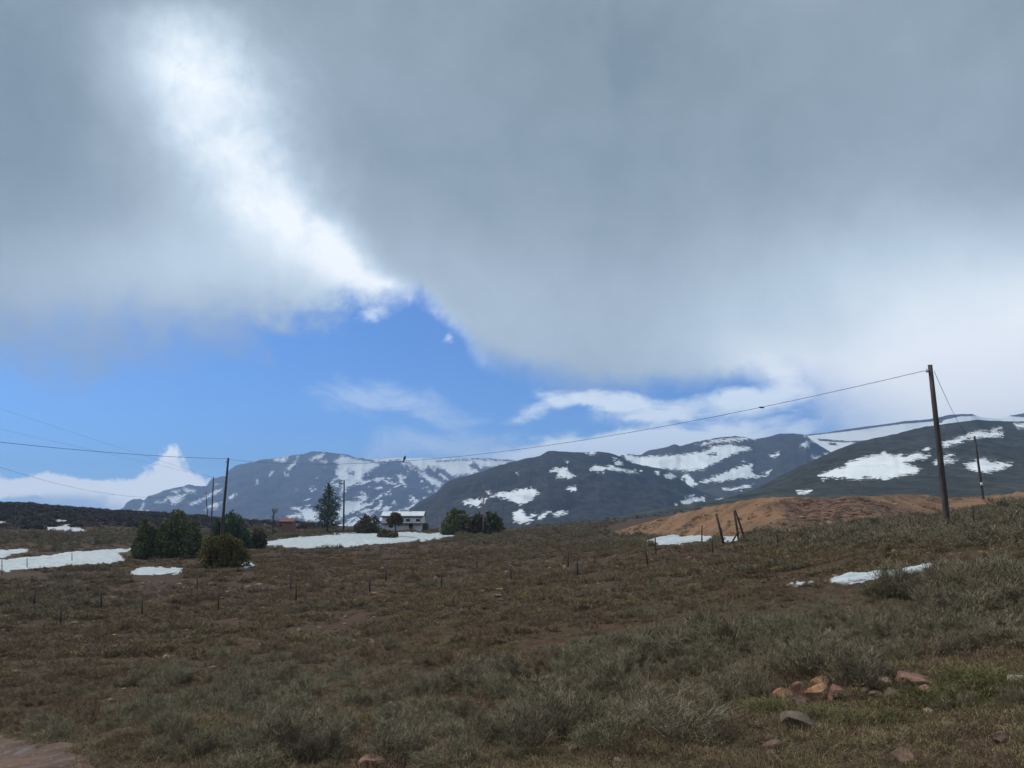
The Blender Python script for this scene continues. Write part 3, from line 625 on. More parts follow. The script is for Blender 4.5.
def scatter(name, coll, pts, scl, idx, kindlabel=None):
    n = len(pts)
    me = bpy.data.meshes.new(name); me.from_pydata(pts.tolist(), [], [])
    me.attributes.new('scl', 'FLOAT_VECTOR', 'POINT').data.foreach_set('vector', scl.astype(np.float32).ravel())
    rot = np.stack([rng.normal(0, 0.08, n), rng.normal(0, 0.08, n), rng.uniform(0, 6.283, n)], 1)
    me.attributes.new('rotv', 'FLOAT_VECTOR', 'POINT').data.foreach_set('vector', rot.astype(np.float32).ravel())
    me.attributes.new('pick', 'INT', 'POINT').data.foreach_set('value', idx.astype(np.int32))
    o = bpy.data.objects.new(name, me); COL.objects.link(o); tag(o, kind='stuff')
    ng = bpy.data.node_groups.new(name, 'GeometryNodeTree')
    ng.interface.new_socket('Geometry', in_out='INPUT', socket_type='NodeSocketGeometry'); ng.interface.new_socket('Geometry', in_out='OUTPUT', socket_type='NodeSocketGeometry')
    a = ng.nodes.new('NodeGroupInput'); z = ng.nodes.new('NodeGroupOutput'); ip = ng.nodes.new('GeometryNodeInstanceOnPoints')
    ci = ng.nodes.new('GeometryNodeCollectionInfo'); ci.inputs['Collection'].default_value = coll; ci.inputs['Separate Children'].default_value = True; ci.inputs['Reset Children'].default_value = True
    def at(nm, ty):
        q = ng.nodes.new('GeometryNodeInputNamedAttribute'); q.data_type = ty; q.inputs['Name'].default_value = nm; return q.outputs[0]
    L = ng.links
    L.new(a.outputs[0], ip.inputs['Points']); L.new(ci.outputs[0], ip.inputs['Instance']); ip.inputs['Pick Instance'].default_value = True
    L.new(at('pick', 'INT'), ip.inputs['Instance Index']); L.new(at('rotv', 'FLOAT_VECTOR'), ip.inputs['Rotation']); L.new(at('scl', 'FLOAT_VECTOR'), ip.inputs['Scale'])
    L.new(ip.outputs[0], z.inputs[0])
    o.modifiers.new('plants', 'NODES').node_group = ng
    return o
SAGE = leafmat('sage_twigs', [(0.190, 0.168, 0.098), (0.320, 0.270, 0.180), (0.095, 0.088, 0.042), (0.270, 0.210, 0.155), (0.080, 0.066, 0.040), (0.190, 0.168, 0.090)])
BROWN = leafmat('dead_twigs', [(0.150, 0.092, 0.054), (0.330, 0.235, 0.145), (0.060, 0.036, 0.023), (0.230, 0.170, 0.105), (0.110, 0.066, 0.042)])
OLIVE = leafmat('olive_tussock', [(0.180, 0.148, 0.068), (0.330, 0.260, 0.140), (0.085, 0.074, 0.034), (0.25, 0.185, 0.095)])
GREEN = leafmat('fresh_grass', [(0.110, 0.118, 0.040), (0.150, 0.145, 0.055), (0.095, 0.098, 0.034)])
DARKSC = leafmat('dark_scrub', [(0.080, 0.076, 0.056), (0.130, 0.098, 0.080), (0.062, 0.062, 0.046), (0.150, 0.110, 0.090)])
cN = bpy.data.collections.new('near_plants'); cM = bpy.data.collections.new('far_plants'); cG = bpy.data.collections.new('grass_plants'); cD = bpy.data.collections.new('scrub_plants')
# near plants: a_0..a_8 ; order in a collection is alphabetical
k = 0
for i in range(4): proto(cN, *cushion(2300, 18, 0.27, 0.32, 0.03, 0.11, 0.0017, 100 + i), SAGE, 'a_%d_sage' % k); k += 1
for i in range(3): proto(cN, *cushion(1500, 12, 0.24, 0.22, 0.03, 0.12, 0.0016, 110 + i), BROWN, 'a_%d_dead' % k); k += 1
for i in range(2): proto(cN, *blades(420, 0.13, 0, 0.05, 0.17, 0.0018, 1.0, 120 + i, hang=0.7), OLIVE, 'a_%d_tuft' % k); k += 1
proto(cN, *cushion(700, 18, 0.34, 0.05, 0.03, 0.09, 0.0018, 130), BROWN, 'a_9_mat')
cL = bpy.data.collections.new('litter_plants')
for i in range(3): proto(cL, *cushion(520, 18, 0.34, 0.035, 0.02, 0.08, 0.0020, 140 + i), [OLIVE, BROWN, BROWN][i], 'f_%d_mat' % i)
for i in range(2): proto(cL, *blades(90, 0.16, 0, 0.06, 0.22, 0.0022, 1.7, 145 + i, hang=1.0), [BROWN, OLIVE][i], 'f_%d_wisp' % (3 + i))
k = 0
for i in range(4): proto(cM, *cushion(560, 14, 0.29, 0.31, 0.05, 0.13, 0.0050, 200 + i), SAGE, 'b_%d_sage' % k); k += 1
for i in range(3): proto(cM, *cushion(420, 12, 0.29, 0.22, 0.04, 0.12, 0.0050, 210 + i), BROWN, 'b_%d_dead' % k); k += 1
for i in range(2): proto(cM, *cushion(300, 9, 0.26, 0.15, 0.05, 0.15, 0.0050, 220 + i), OLIVE, 'b_%d_tuft' % k); k += 1
for i in range(3): proto(cG, *blades(220, 0.16, 0, 0.06, 0.20, 0.0030, 1.0, 300 + i, hang=0.5), GREEN, 'c_%d_grass' % i)
for i in range(3): proto(cD, *blades(260, 0.95, 0, 0.35, 0.75, 0.07, 0.9, 400 + i, dome=0.75), DARKSC, 'd_%d_scrub' % i)

def polar(n, r0, r1, c0=-60, c1=1085):
    r = np.sqrt(rng.uniform(r0 * r0, r1 * r1, n)); c = rng.uniform(c0, c1, n); a = np.arctan((c - 512) / K)
    return np.sin(a) * r, np.cos(a) * r, r
def pix(x, y):
    t = g0(x, y) / y; py = py_of(t); return 512 + x / y * ycomp(py), py
def clearmask(px, py, margin=0.5, near=True):
    ok = np.ones(px.shape, bool)
    for p_ in SNOWPOLYS:
        q = np.array(p_, float); m_ = (px > q[:, 0].min() - 5) & (px < q[:, 0].max() + 5) & (py > q[:, 1].min() - 5) & (py < q[:, 1].max() + 5)
        if m_.any(): ok[m_] &= sdf(px[m_], py[m_], p_) < -margin * 0.2
    return ok
def in_mound(px, py):
    b = np.interp(px, mc, m_bot); a = np.interp(px, mc, m_top); return (px > 600) & (py < b + np.where(px > 925, 4.5, 0.5)) & (py > a - 6) & (b - a > 2)
def sagey(px, py, x, y):
    """where the grey-green shrubs stand thick (1) or the ground is brown and open (0)"""
    right = np.clip((px - (1000 - (py - 560) * 4.6)) / 170, 0, 1) * np.clip((py - 560) / 25, 0, 1)
    leftmid = np.exp(-(((px - 300) / 190) ** 2 + ((py - 720) / 50.0) ** 2)) * 0.55 + np.exp(-(((px - 20) / 90) ** 2 + ((py - 605) / 25.0) ** 2)) * 0.5
    far = np.clip((556 - py) / 14, 0, 1) * 0.55
    patch = fbm(x / 4.5, y / 4.5, 4, 91) * 0.55
    return np.clip(np.maximum.reduce([right, leftmid, far + 0 * px]) + patch * 0.9, 0, 1)
roadsd = lambda x, y: sdf(x, y, TRACK)
# near belt (real twigs)
def belt(name, coll, specs, classes, lod):
    P_, S_, I_ = [], [], []
    for n, r0, r1, s0, s1 in specs:
        wide = r0 < 40; x, y, r = polar(int(n * (1.62 if wide else 1.25)), r0, r1, -420 if wide else -200, 1430 if wide else 1230); n = len(x); px, py = pix(x, y)
        sg = sagey(px, py, x, y); open_ = fbm(x / 1.3, y / 1.3, 3, 95)
        keep = clearmask(px, py) & ~in_mound(px, py) & (roadsd(x, y) < -0.15)
        keep &= (rng.uniform(0, 1, n) < 0.42 + 0.38 * sg + 1.1 * open_)
        keep &= ~((px > 765) & (px < 945) & (py > 684) & (py < 722) & (rng.uniform(0, 1, n) < 0.96))          # the stones lie open
        keep &= ~((py > 742 + 8 * fbm(px / 60, py * 0, 2, 96)) & (px > 330) & (rng.uniform(0, 1, n) < 0.72))  # bare earth along the verge
        tall = 0.42 * s1 * K / y
        keep &= ~((px > 738) & (px < 950) & (py > 700) & (py - tall * 1.0 < 716))
        keep &= (py < 762) | (rng.uniform(0, 1, n) < 0.10)
        for f_ in (-0.12, 0.15, 0.4, 0.7, 1.0): 
            for dx in (-5, 5): keep &= clearmask(px + dx * np.clip(30 / y, .2, 1.5), py - tall * f_ * np.where(py < 572, .3, 1.0))
        x, y, sg, px, py = x[keep], y[keep], sg[keep], px[keep], py[keep]; m_ = len(x)
        u_ = rng.uniform(0, 1, m_); issage = u_ < sg * 0.78 - 0.02
        tuft = (~issage) & (rng.uniform(0, 1, m_) < 0.34 + 0.3 * fbm(x / 9, y / 9, 2, 97))
        idx = np.where(issage, rng.choice(classes[0], m_), np.where(tuft, rng.choice(classes[1], m_), rng.choice(classes[2], m_)))
        sc = rng.uniform(s0, s1, m_) * (0.62 + 0.5 * sg * issage + 0.1 * tuft) * (1 + 0.5 * fbm(x / 2.2, y / 2.2, 2, 93))
        front = (py > 690) & (px > 850)
        sc = sc * np.where(rng.uniform(0, 1, m_) < 0.06, 1.45, 1.0)
        scl = np.stack([sc * rng.uniform(0.9, 1.25, m_), sc * rng.uniform(0.9, 1.25, m_), sc * rng.uniform(0.7, 1.05, m_)], 1)
        P_.append(np.stack([x, y, gz(x, y) - 0.01], 1)); S_.append(scl); I_.append(idx)
    return scatter(name, coll, np.vstack(P_), np.vstack(S_), np.concatenate(I_))
belt('low_shrubs', cN, [(1250, 5.6, 11, 0.42, 1.05), (6800, 11, 26, 0.5, 1.45)], ([0, 1, 2, 3], [7, 8], [4, 5, 6, 9]), 0)
belt('heath', cM, [(9500, 26, 45, 0.8, 1.9), (19000, 45, 95, 1.0, 2.3), (17000, 95, 200, 1.3, 2.8), (6000, 200, 300, 1.6, 3.2)], ([0, 1, 2, 3], [7, 8], [4, 5, 6]), 1)
x, y, r = polar(12000, 4.0, 30, -420, 1430); px, py = pix(x, y); kp = clearmask(px, py) & (roadsd(x, y) < 0) & ((rng.uniform(0, 1, len(x)) < .8) ); x, y = x[kp], y[kp]
x2, y2, r2 = polar(4200, 5.6, 10, -420, 1430); kp = roadsd(x2, y2) < 0; x, y = np.concatenate([x, x2[kp]]), np.concatenate([y, y2[kp]])
sc = rng.uniform(0.35, 1.0, len(x)); scatter('ground_litter', cL, np.stack([x, y, gz(x, y) - 0.005], 1), np.stack([sc, sc, sc * rng.uniform(.6, 1.1, len(x))], 1), rng.integers(0, 5, len(x)))
# dark scrub on the hillside at left, and specks of it on the right hill
x, y, r = polar(5200, 232, 405, -150, 330); px, py = pix(x, y)
top = np.interp(px, [-150, 0, 120, 200, 260, 330], [531, 531, 532, 530, 527, 524])
kp = clearmask(px, py, 3) & (rng.uniform(0, 1, len(x)) < np.clip((top + 2 - py) / 15, 0, .95) * (1 - np.clip((px - 210) / 120, 0, 1)) + .25 * fbm(x / 20, y / 20, 2, 98))
x, y = x[kp], y[kp]
pa = np.stack([x, y, gz(x, y) - 0.2], 1)
X, Y_, Z_, PX, PY_, SN = gF
sel = rng.integers(0, X.size, 7000); qx, qy, qz = X.ravel()[sel], Y_.ravel()[sel], Z_.ravel()[sel]
ok = (SN.ravel()[sel] < -2.0) & (PX.ravel()[sel] > 505) & (PX.ravel()[sel] < 1080) & (SN.ravel()[sel] < -2)
pb = np.stack([qx, qy, qz - 0.2], 1)[ok]
pb = pb[(pb[:, 0] / pb[:, 1] * K + 512 < 760) & (pb[:, 1] < 330)]
allp = np.vstack([pa, pb]); sc = np.concatenate([rng.uniform(0.8, 1.5, len(pa)), rng.uniform(0.3, 0.8, len(pb)) * np.clip(pb[:, 1] / 500, .6, 1.2)])
scatter('hillside_scrub', cD, allp, np.stack([sc * 1.2, sc * 1.2, sc * rng.uniform(0.6, 1.1, len(sc))], 1), rng.integers(0, 3, len(sc)))
# green grass around the stones at the lower right
gp = []
for cx, cy, rx, ry, n in ((940, 704, 40, 6, 50), (985, 694, 40, 10, 140), (840, 722, 60, 4, 30), (775, 716, 14, 5, 14), (470, 650, 40, 8, 60), (430, 655, 30, 5, 40)):
    for _ in range(n):
        gp.append(hit(cx + rng.normal(0, rx * .6), cy + rng.normal(0, ry * .6)))
gp = np.array(gp); sc = rng.uniform(0.5, 1.1, len(gp))
scatter('green_grass', cG, np.stack([gp[:, 0], gp[:, 1], gz(gp[:, 0], gp[:, 1]) - 0.01], 1), np.stack([sc, sc, sc * rng.uniform(0.5, 1, len(sc))], 1), rng.integers(0, 3, len(sc)))

# ------------------------------------------------------------------ stones
def rock_mesh(seed, w_, d_, h_, sub=3, flat=1.0):
    import bmesh
    bm = bmesh.new(); bmesh.ops.create_icosphere(bm, subdivisions=sub, radius=1.0)
    g = np.random.default_rng(seed); co = np.array([v.co for v in bm.verts])
    for _ in range(12):                        # chisel flat faces
        nrm = g.normal(0, 1, 3); nrm /= np.linalg.norm(nrm); dd = g.uniform(0.58, 0.82)
        k_ = co @ nrm; co = co - np.outer(np.maximum(k_ - dd, 0), nrm)
    co = co * (1 + 0.06 * fbm(co[:, 0] * 2 + seed, co[:, 1] * 2 + co[:, 2] * 1.7, 3, seed))[:, None]
    co = co * [w_ / 1.55, d_ / 1.6, h_ / 1.5]
    f = [tuple(v.index for v in p_.verts) for p_ in bm.faces]; bm.free()
    return co, f
def rockmat(name, c1, c2): return simple(name, c1, c2, 5.0, 0.9, 0.7, 6, 14.0)
RM = {'orange': rockmat('orange_stone', (0.22, 0.105, 0.050), (0.36, 0.22, 0.13)), 'pink': rockmat('pink_stone', (0.155, 0.080, 0.055), (0.27, 0.155, 0.11)),
      'tan': rockmat('tan_stone', (0.16, 0.12, 0.078), (0.28, 0.22, 0.15)), 'grey': rockmat('grey_stone', (0.085, 0.062, 0.040), (0.17, 0.130, 0.090)),
      'brown': rockmat('brown_stone', (0.10, 0.055, 0.040), (0.19, 0.12, 0.09)), 'pale': rockmat('pale_stone', (0.26, 0.23, 0.17), (0.40, 0.36, 0.28))}
rocks = [
 (783, 700, 14, 9, 'orange', 'small orange stone at the left end of the stone pile'), (801, 702, 20, 17, 'pink', 'dusty pink block beside the leftmost orange stone of the pile'),
 (827, 692, 23, 9, 'orange', 'flat orange slab lying on top of the stone pile'), (821, 704, 23, 15, 'orange', 'large bright orange stone in the front of the pile under the flat slab'),
 (839, 705, 16, 13, 'pink', 'rounded pinkish stone right of the large bright orange one'), (855, 702, 12, 8, 'orange', 'little rusty stone in the middle of the pile'),
 (866, 700, 10, 8, 'tan', 'little tan stone near the middle of the pile'), (872, 692, 21, 9, 'tan', 'pale tan stone on the upper right of the pile'),
 (887, 694, 13, 8, 'tan', 'small tan stone right of the pale upper one'), (913, 694, 27, 14, 'pink', 'broad pink stone at the right end of the pile'),
 (893, 704, 13, 9, 'grey', 'small grey stone in front of the right half of the pile'), (926, 700, 10, 9, 'pink', 'small pink stone touching the broad pink one'),
 (847, 692, 13, 7, 'brown', 'dark brown stone behind the middle of the pile'), (802, 710, 14, 8, 'brown', 'dark reddish stone in front of the dusty pink block'),
 (858, 693, 9, 6, 'orange', 'smallest orange stone wedged at the back of the pile'), (877, 706, 15, 7, 'grey', 'low grey stone half sunk in grass before the pile'),
 (802, 737, 34, 13, 'grey', 'big grey boulder lying below the stone pile'), (772, 755, 18, 11, 'brown', 'brown stone near the bottom edge left of the big grey boulder'),
 (1018, 692, 15, 11, 'pale', 'pale stone in green grass at the right edge'), (905, 763, 24, 7, 'brown', 'flat brown stone at the bottom edge below the pile'),
 (1003, 750, 18, 9, 'brown', 'brown stone under tangled dead grass at lower right'), (372, 764, 21, 13, 'pink', 'pinkish stone at the bottom edge left of centre'),
 (265, 722, 6, 3, 'pale', 'tiny white stone among the tussocks at lower left'), (498, 600, 9, 3, 'tan', 'small pale flat stone in the brown middle of the field'),
 (952, 700, 12, 6, 'grey', 'grey stone in grass right of the pile')]
for i, (px, py, w_, h_, mt, lab) in enumerate(rocks):
    x, y = hit(px, py); k_ = y / ycomp(py)
    w2, h2 = w_ * k_ * 1.15, h_ * k_ * 1.1
    V, f = rock_mesh(500 + i, w2, w2 * rng.uniform(0.7, 1.0), h2 * 1.15)
    o = mk('rock', V, f, RM[mt], None, False); o.location = (x, y, float(gz(x, y)) + h2 * 0.22); o.rotation_euler = (rng.normal(0, .12), rng.normal(0, .12), rng.uniform(-.5, .5))
    tag(o, lab, 'rock', 'stones lying in the field')
cS = bpy.data.collections.new('small_stones')
for i in range(6):
    V, f = rock_mesh(700 + i, 0.16, 0.13, 0.09, 1); proto(cS, V, f, np.zeros(len(V)), RM[['orange', 'pink', 'tan', 'brown', 'tan', 'grey'][i]], 'e_%d_pebble' % i)
x, y, r = polar(5200, 4, 70); px, py = pix(x, y); kp = (fbm(x / 6, y / 6, 3, 101) > -0.1) & clearmask(px, py) & ((roadsd(x, y) < 0) | (rng.uniform(0, 1, len(x)) < 0.3)); x, y, r = x[kp], y[kp], r[kp]
ps = np.stack([x, y, gz(x, y) + 0.01], 1); sc = rng.gamma(2.0, 0.28, len(x)) * (0.6 + r / 60)
mi = rng.integers(0, (nr - 8) * len(mc), 1500); Vm = np.stack([Xm, Ym, Zm], -1).reshape(-1, 3)[mi + 3 * len(mc)]; dg = dig.ravel()[mi + 3 * len(mc)]
kp = (rng.uniform(0, 1, len(Vm)) < 0.25 + 0.7 * dg) & (Vm[:, 0] / Vm[:, 1] * K + 512 < 1060)
Vm = Vm[kp]; sc = np.concatenate([sc, rng.gamma(2.0, 0.6, len(Vm))])
allp = np.vstack([ps, Vm])
mi = rng.integers(0, (nr - 8) * len(mc), 900) + 3 * len(mc); Vt = np.stack([Xm, Ym, Zm], -1).reshape(-1, 3)[mi]; Vt = Vt[(fbm(Vt[:, 0] / 5, Vt[:, 1] / 5, 3, 66) > 0.12) & (Vt[:, 0] / Vt[:, 1] * K + 512 < 1060)]
st = rng.uniform(.5, 1.5, len(Vt)); scatter('bank_weeds', cM, Vt, np.stack([st, st, st * .8], 1), rng.integers(4, 9, len(Vt)))
scatter('stones', cS, allp, np.stack([sc, sc, sc], 1), rng.integers(0, 6, len(sc)))

# ------------------------------------------------------------------ woody plants
def leaves(lobes, n, size, seed, up=0.3, gaps=0.22, elong=1.8):
    """small leaf sprays spread through the volume of several lobes"""
    g = np.random.default_rng(seed); vol = np.array([l[3] * l[4] * l[5] for l in lobes]) ** 0.8; pr = vol / vol.sum()
    which = g.choice(len(lobes), n, p=pr); L = np.array(lobes, float)[which]
    d = g.normal(0, 1, (n, 3)); d /= np.linalg.norm(d, axis=1)[:, None]
    rr = g.uniform(0.35, 1.0, n) ** 0.5
    q = L[:, :3] + d * L[:, 3:6] * rr[:, None]
    nz = fbm(q[:, 0] * 1.9 + q[:, 2] * 0.8, q[:, 1] * 1.9 + q[:, 2] * 1.7, 3, seed)
    q = q + d * (L[:, 3:6].min(1) * 0.45 * nz)[:, None]; q[:, 2] += np.maximum(d[:, 2], 0) * L[:, 3] * 0.9 * np.maximum(fbm(q[:, 0] * 3.1, q[:, 1] * 3.1, 2, seed + 9), 0) * up
    keep = (nz > -gaps) & (q[:, 2] > 0.02); q, d = q[keep], d[keep]; n = len(q)
    a = d * 0.8 + g.normal(0, 0.6, (n, 3)); a[:, 2] += up; a /= np.linalg.norm(a, axis=1)[:, None]
    b = np.cross(a, g.normal(0, 1, (n, 3))); b /= np.linalg.norm(b, axis=1)[:, None]
    s_ = size * g.uniform(0.6, 1.4, n)[:, None]; a = a * s_ * elong; b = b * s_ * 0.5
    V = np.stack([q - b * .6, q + b * .6, q + a * 0.6 + b, q + a, q + a * 0.55 - b], 1).reshape(-1, 3)
    i = np.arange(n)[:, None] * 5
    f = (i + np.arange(5)[None, :]).tolist()
    return V, f, np.repeat(g.uniform(0, 1, n), 5)
def crownmat(name, cols, lit=None):
    m_, n, b = mat(name)
    at = n.node('ShaderNodeAttribute', attribute_name='shade').outputs['Fac']
    r_ = n.node('ShaderNodeValToRGB'); r_.color_ramp.elements[0].color = (*cols[0], 1); r_.color_ramp.elements[1].color = (*cols[-1], 1)
    for i, c in enumerate(cols[1:-1]): e = r_.color_ramp.elements.new((i + 1) / (len(cols) - 1)); e.color = (*c, 1)
    pos = n.node('ShaderNodeTexCoord').outputs['Object']
    n.put(r_.inputs[0], n.m('ADD', n.m('MULTIPLY', at, 0.55), n.m('MULTIPLY', n.noise(pos, 1.1, 3), 0.5), clamp=True))
    n.put(b.inputs['Base Color'], r_.outputs[0]); b.inputs['Roughness'].default_value = 0.8; b.inputs['Specular IOR Level'].default_value = 0.2
    return m_
BARK = simple('bark', (0.050, 0.040, 0.032), (0.11, 0.09, 0.075), 6, 0.95, 0.5)
DGREEN = crownmat('evergreen_leaves', [(0.058, 0.070, 0.034), (0.125, 0.138, 0.060), (0.20, 0.195, 0.085)])
BGREEN = crownmat('blue_green_leaves', [(0.042, 0.064, 0.038), (0.080, 0.112, 0.056), (0.110, 0.142, 0.066)])
YGREEN = crownmat('yellowish_leaves', [(0.085, 0.078, 0.028), (0.165, 0.138, 0.042), (0.22, 0.175, 0.060)])
DBROWN = crownmat('brownish_leaves', [(0.070, 0.060, 0.036), (0.115, 0.094, 0.052), (0.145, 0.115, 0.068)])
PINE = crownmat('needles', [(0.032, 0.050, 0.030), (0.056, 0.080, 0.046), (0.080, 0.105, 0.058)])
def crown(root, lobes, n, size, m_, seed, name='crown', **kw):
    V, f, sh = leaves(lobes, n, size, seed, **kw)
    o = mk(name, V, f, m_, root); o.data.attributes.new('shade', 'FLOAT', 'POINT').data.foreach_set('value', sh.astype(np.float32)); return o
def stems(root, n, h, r, seed, rad=0.06, name='trunk', mt=None):
    g = random.Random(seed); mb = MB()
    for i in range(n):
        a = g.uniform(0, 6.28); q = g.uniform(0.2, 0.8) * r; x, y = math.cos(a), math.sin(a)
        mb.tube([(x * .08, y * .08, -0.3), (x * q * .35, y * q * .35, h * .35), (x * q * .8, y * q * .8, h * .7), (x * q, y * q, h * g.uniform(.85, 1))], [rad, rad * .7, rad * .4, rad * .15], 6)
    return mb.build(name, mt or BARK, root, True)
def bush(name, label, px, pybase, w_, top, m_, seed, nl=7, n=9000, size=0.16, cat='bush', group=None, low=0.9, dcx=0, Y=None, up=0.3, lobef=0.42):
    x, y = hit(px, pybase) if Y is None else (uu(px, pybase) * Y, Y)
    k_ = y / ycomp(pybase); W_ = w_ * k_; H = (pybase - top) * k_
    g = random.Random(seed); lob = []
    nl = int(nl * 1.7)
    for i in range(nl):
        a = (i + 0.5) / nl * 2 - 1; xx = a * W_ * 0.33 + g.uniform(-.05, .05) * W_; yy_ = g.uniform(-.28, .28) * W_
        hh = H * (1 - 0.34 * a * a) * g.uniform(0.70, 1.04); rx = W_ * g.uniform(0.10, 0.17)
        lob.append((xx, yy_, hh * 0.5, rx, rx, hh * 0.5))
        if g.random() < .6: lob.append((xx + g.uniform(-.5, .5) * rx, yy_, hh * 0.80, rx * .5, rx * .5, hh * .2))
    for i in range(4): lob.append((g.uniform(-.36, .36) * W_, g.uniform(-.2, .1) * W_, H * .24, W_ * .16, W_ * .16, H * .24))
    root = empty(name, (x, y, float(gz(x, y)) - 0.05)); tag(root, label, cat, group)
    crown(root, lob, n, size, m_, seed, up=up); stems(root, 9, H * .85, W_ * .45, seed, 0.05 + H * .008)
    return root
bush('bush', 'tall dark green bush with a ragged top, broadest of the roadside evergreens at left', 177, 558, 50, 512.5, DGREEN, 11, 8, 24000, 0.125, up=.8)
bush('bush', 'dark green rounded bush joined to the left side of the tall ragged one', 147, 558, 32, 519, DGREEN, 12, 6, 14000, 0.125, up=.8)
bush('bush', 'blue-green conical bush standing behind the yellowish bush', 231, 552, 46, 513, BGREEN, 13, 7, 19000, 0.13, up=1.0)
bush('bush', 'yellowish brown round bush in front of the blue-green one', 223, 568, 54, 534, YGREEN, 14, 8, 22000, 0.105, up=.5)
bush('bush', 'small sparse grey-brown bush right of the blue-green one', 257, 549, 18, 528, DBROWN, 15, 4, 2600, 0.15)
bush('bush', 'brownish pointed bush between the wooden pole and the white house', 368, 534.5, 27, 513.5, DBROWN, 16, 5, 3600, 0.24)
bush('bush', 'low spreading bush at the foot of the small round tree by the white house', 387, 538.5, 25, 530.5, DBROWN, 17, 6, 2000, 0.20)
bush('bush', 'large round dark olive bush right of the white house', 458, 535, 36, 508, DGREEN, 18, 6, 8000, 0.28, up=.5)
bush('bush', 'middle brownish bush of the clump right of the white house', 477, 535.5, 26, 513, DBROWN, 19, 5, 6000, 0.26)
bush('bush', 'rightmost dark green bush of the clump by the white house', 493, 534.5, 22, 512, DGREEN, 20, 5, 5000, 0.26)
bush('bush', 'low dark bush beside the rust coloured shed', 308, 530, 26, 523, DBROWN, 24, 5, 2500, 0.25)
# small round tree before the house
def round_tree():
    x, y = hit(395, 538); k_ = y / ycomp(538); root = empty('round_tree', (x, y, float(gz(x, y)) - .05)); tag(root, 'small round-headed tree with a bare trunk in front of the white house', 'tree')
    H = 24 * k_; crown(root, [(0, 0, H * .74, 5.5 * k_, 5.5 * k_, H * .22), (3.5 * k_, 0, H * .66, 4 * k_, 4 * k_, H * .14), (-3.5 * k_, .3, H * .68, 4 * k_, 4 * k_, H * .14)], 2600, 0.2, DBROWN, 30)
    MB().tube([(0, 0, -.3), (.05, 0, H * .3), (-.03, 0, H * .55), (0, 0, H * .85)], [.16, .13, .1, .03], 8).build('trunk', BARK, root, True)
round_tree()
# conifer
def conifer():
    x, y = hit(327, 534); k_ = y / ycomp(534); H = 50 * k_; Rm = 12.5 * k_
    root = empty('pine_tree', (x, y, float(gz(x, y)) - .05)); tag(root, 'single dark conifer with tiered boughs standing at the snow bank', 'tree')
    tr = MB().tube([(0, 0, -.3), (0.03, 0, H * .4), (0, 0, H * .97)], [.2, .13, .03], 8)
    g = np.random.default_rng(31); lob = []
    for i in range(78):
        q = (i + .5) / 78; z = H * (0.10 + 0.86 * q); prof = (min(1.0, (1.02 - q) * 1.75) ** 0.8) * (0.82 + 0.18 * min(q * 5, 1))
        L = Rm * prof * g.uniform(.72, 1.12); a = i * 2.4 + g.uniform(-.4, .4)
        lift = L * (0.05 + 0.5 * q)
        tr.tube([(0, 0, z), (math.cos(a) * L * .5, math.sin(a) * L * .5, z + lift * .3), (math.cos(a) * L, math.sin(a) * L, z + lift)], [.045, .03, .01], 4)
        for f_ in (0.4, .68, .93):
            lob.append((math.cos(a) * L * f_, math.sin(a) * L * f_, z + lift * f_ * .9, L * .22 + .08, L * .22 + .08, H * 0.020 + .05))
    lob.append((0, 0, H * .96, .22, .22, H * .05))
    tr.build('trunk', BARK, root, True); crown(root, lob, 6000, 0.15, PINE, 32, up=.5, gaps=.25)
conifer()
# leafless saplings
PALEBARK = simple('pale_bark', (0.19, 0.17, 0.15), (0.34, 0.31, 0.28), 8, 0.9, 0.3)
def bare_tree(px, pyb, top, wpx, m_, label, seed, rad, n=26):
    x, y = hit(px, pyb); k_ = y / ycomp(pyb); H = (pyb - top) * k_; Wd = wpx * k_ / 2
    root = empty('bare_tree', (x, y, float(gz(x, y)) - .05)); tag(root, label, 'tree')
    g = random.Random(seed)
    MB().tube([(0, 0, -.3), (.04, 0, H * .4), (-.03, .02, H * .7), (0, 0, H)], [rad, rad * .8, rad * .5, .015], 7).build('trunk', m_, root, True)
    tw = MB()
    for i in range(n):
        z = H * g.uniform(.35, .95); a = g.uniform(0, 6.28); L = Wd * g.uniform(.4, 1.0) * (1.2 - z / H * .4); ru = H * g.uniform(.08, .2)
        e = Vector((math.cos(a) * L, math.sin(a) * L, min(z + ru, H * 1.02))); s0 = Vector((0, 0, z)); mid = s0.lerp(e, .5) + Vector((0, 0, -ru * .1))
        tw.tube([s0, mid, e], [rad * .45, rad * .3, .012], 4)
        for j in range(4):
            b_ = s0.lerp(e, g.uniform(.4, 1)); tw.tube([b_, b_ + Vector((g.uniform(-.4, .4) * Wd, g.uniform(-.4, .4) * Wd, g.uniform(.05, .15) * H))], [rad * .2, .01], 3)
    tw.build('branches', m_, root)
bare_tree(272, 538, 510, 12, BARK, 'small leafless tree with a thin spreading head left of the rust coloured shed', 41, .10)
bare_tree(440, 537, 503, 5, PALEBARK, 'thin pale leafless sapling between the white house and the clump', 42, .06, 14)
bare_tree(483, 536, 490, 6, PALEBARK, 'tall thin pale leafless sapling in front of the clump right of the house', 43, .09, 20)

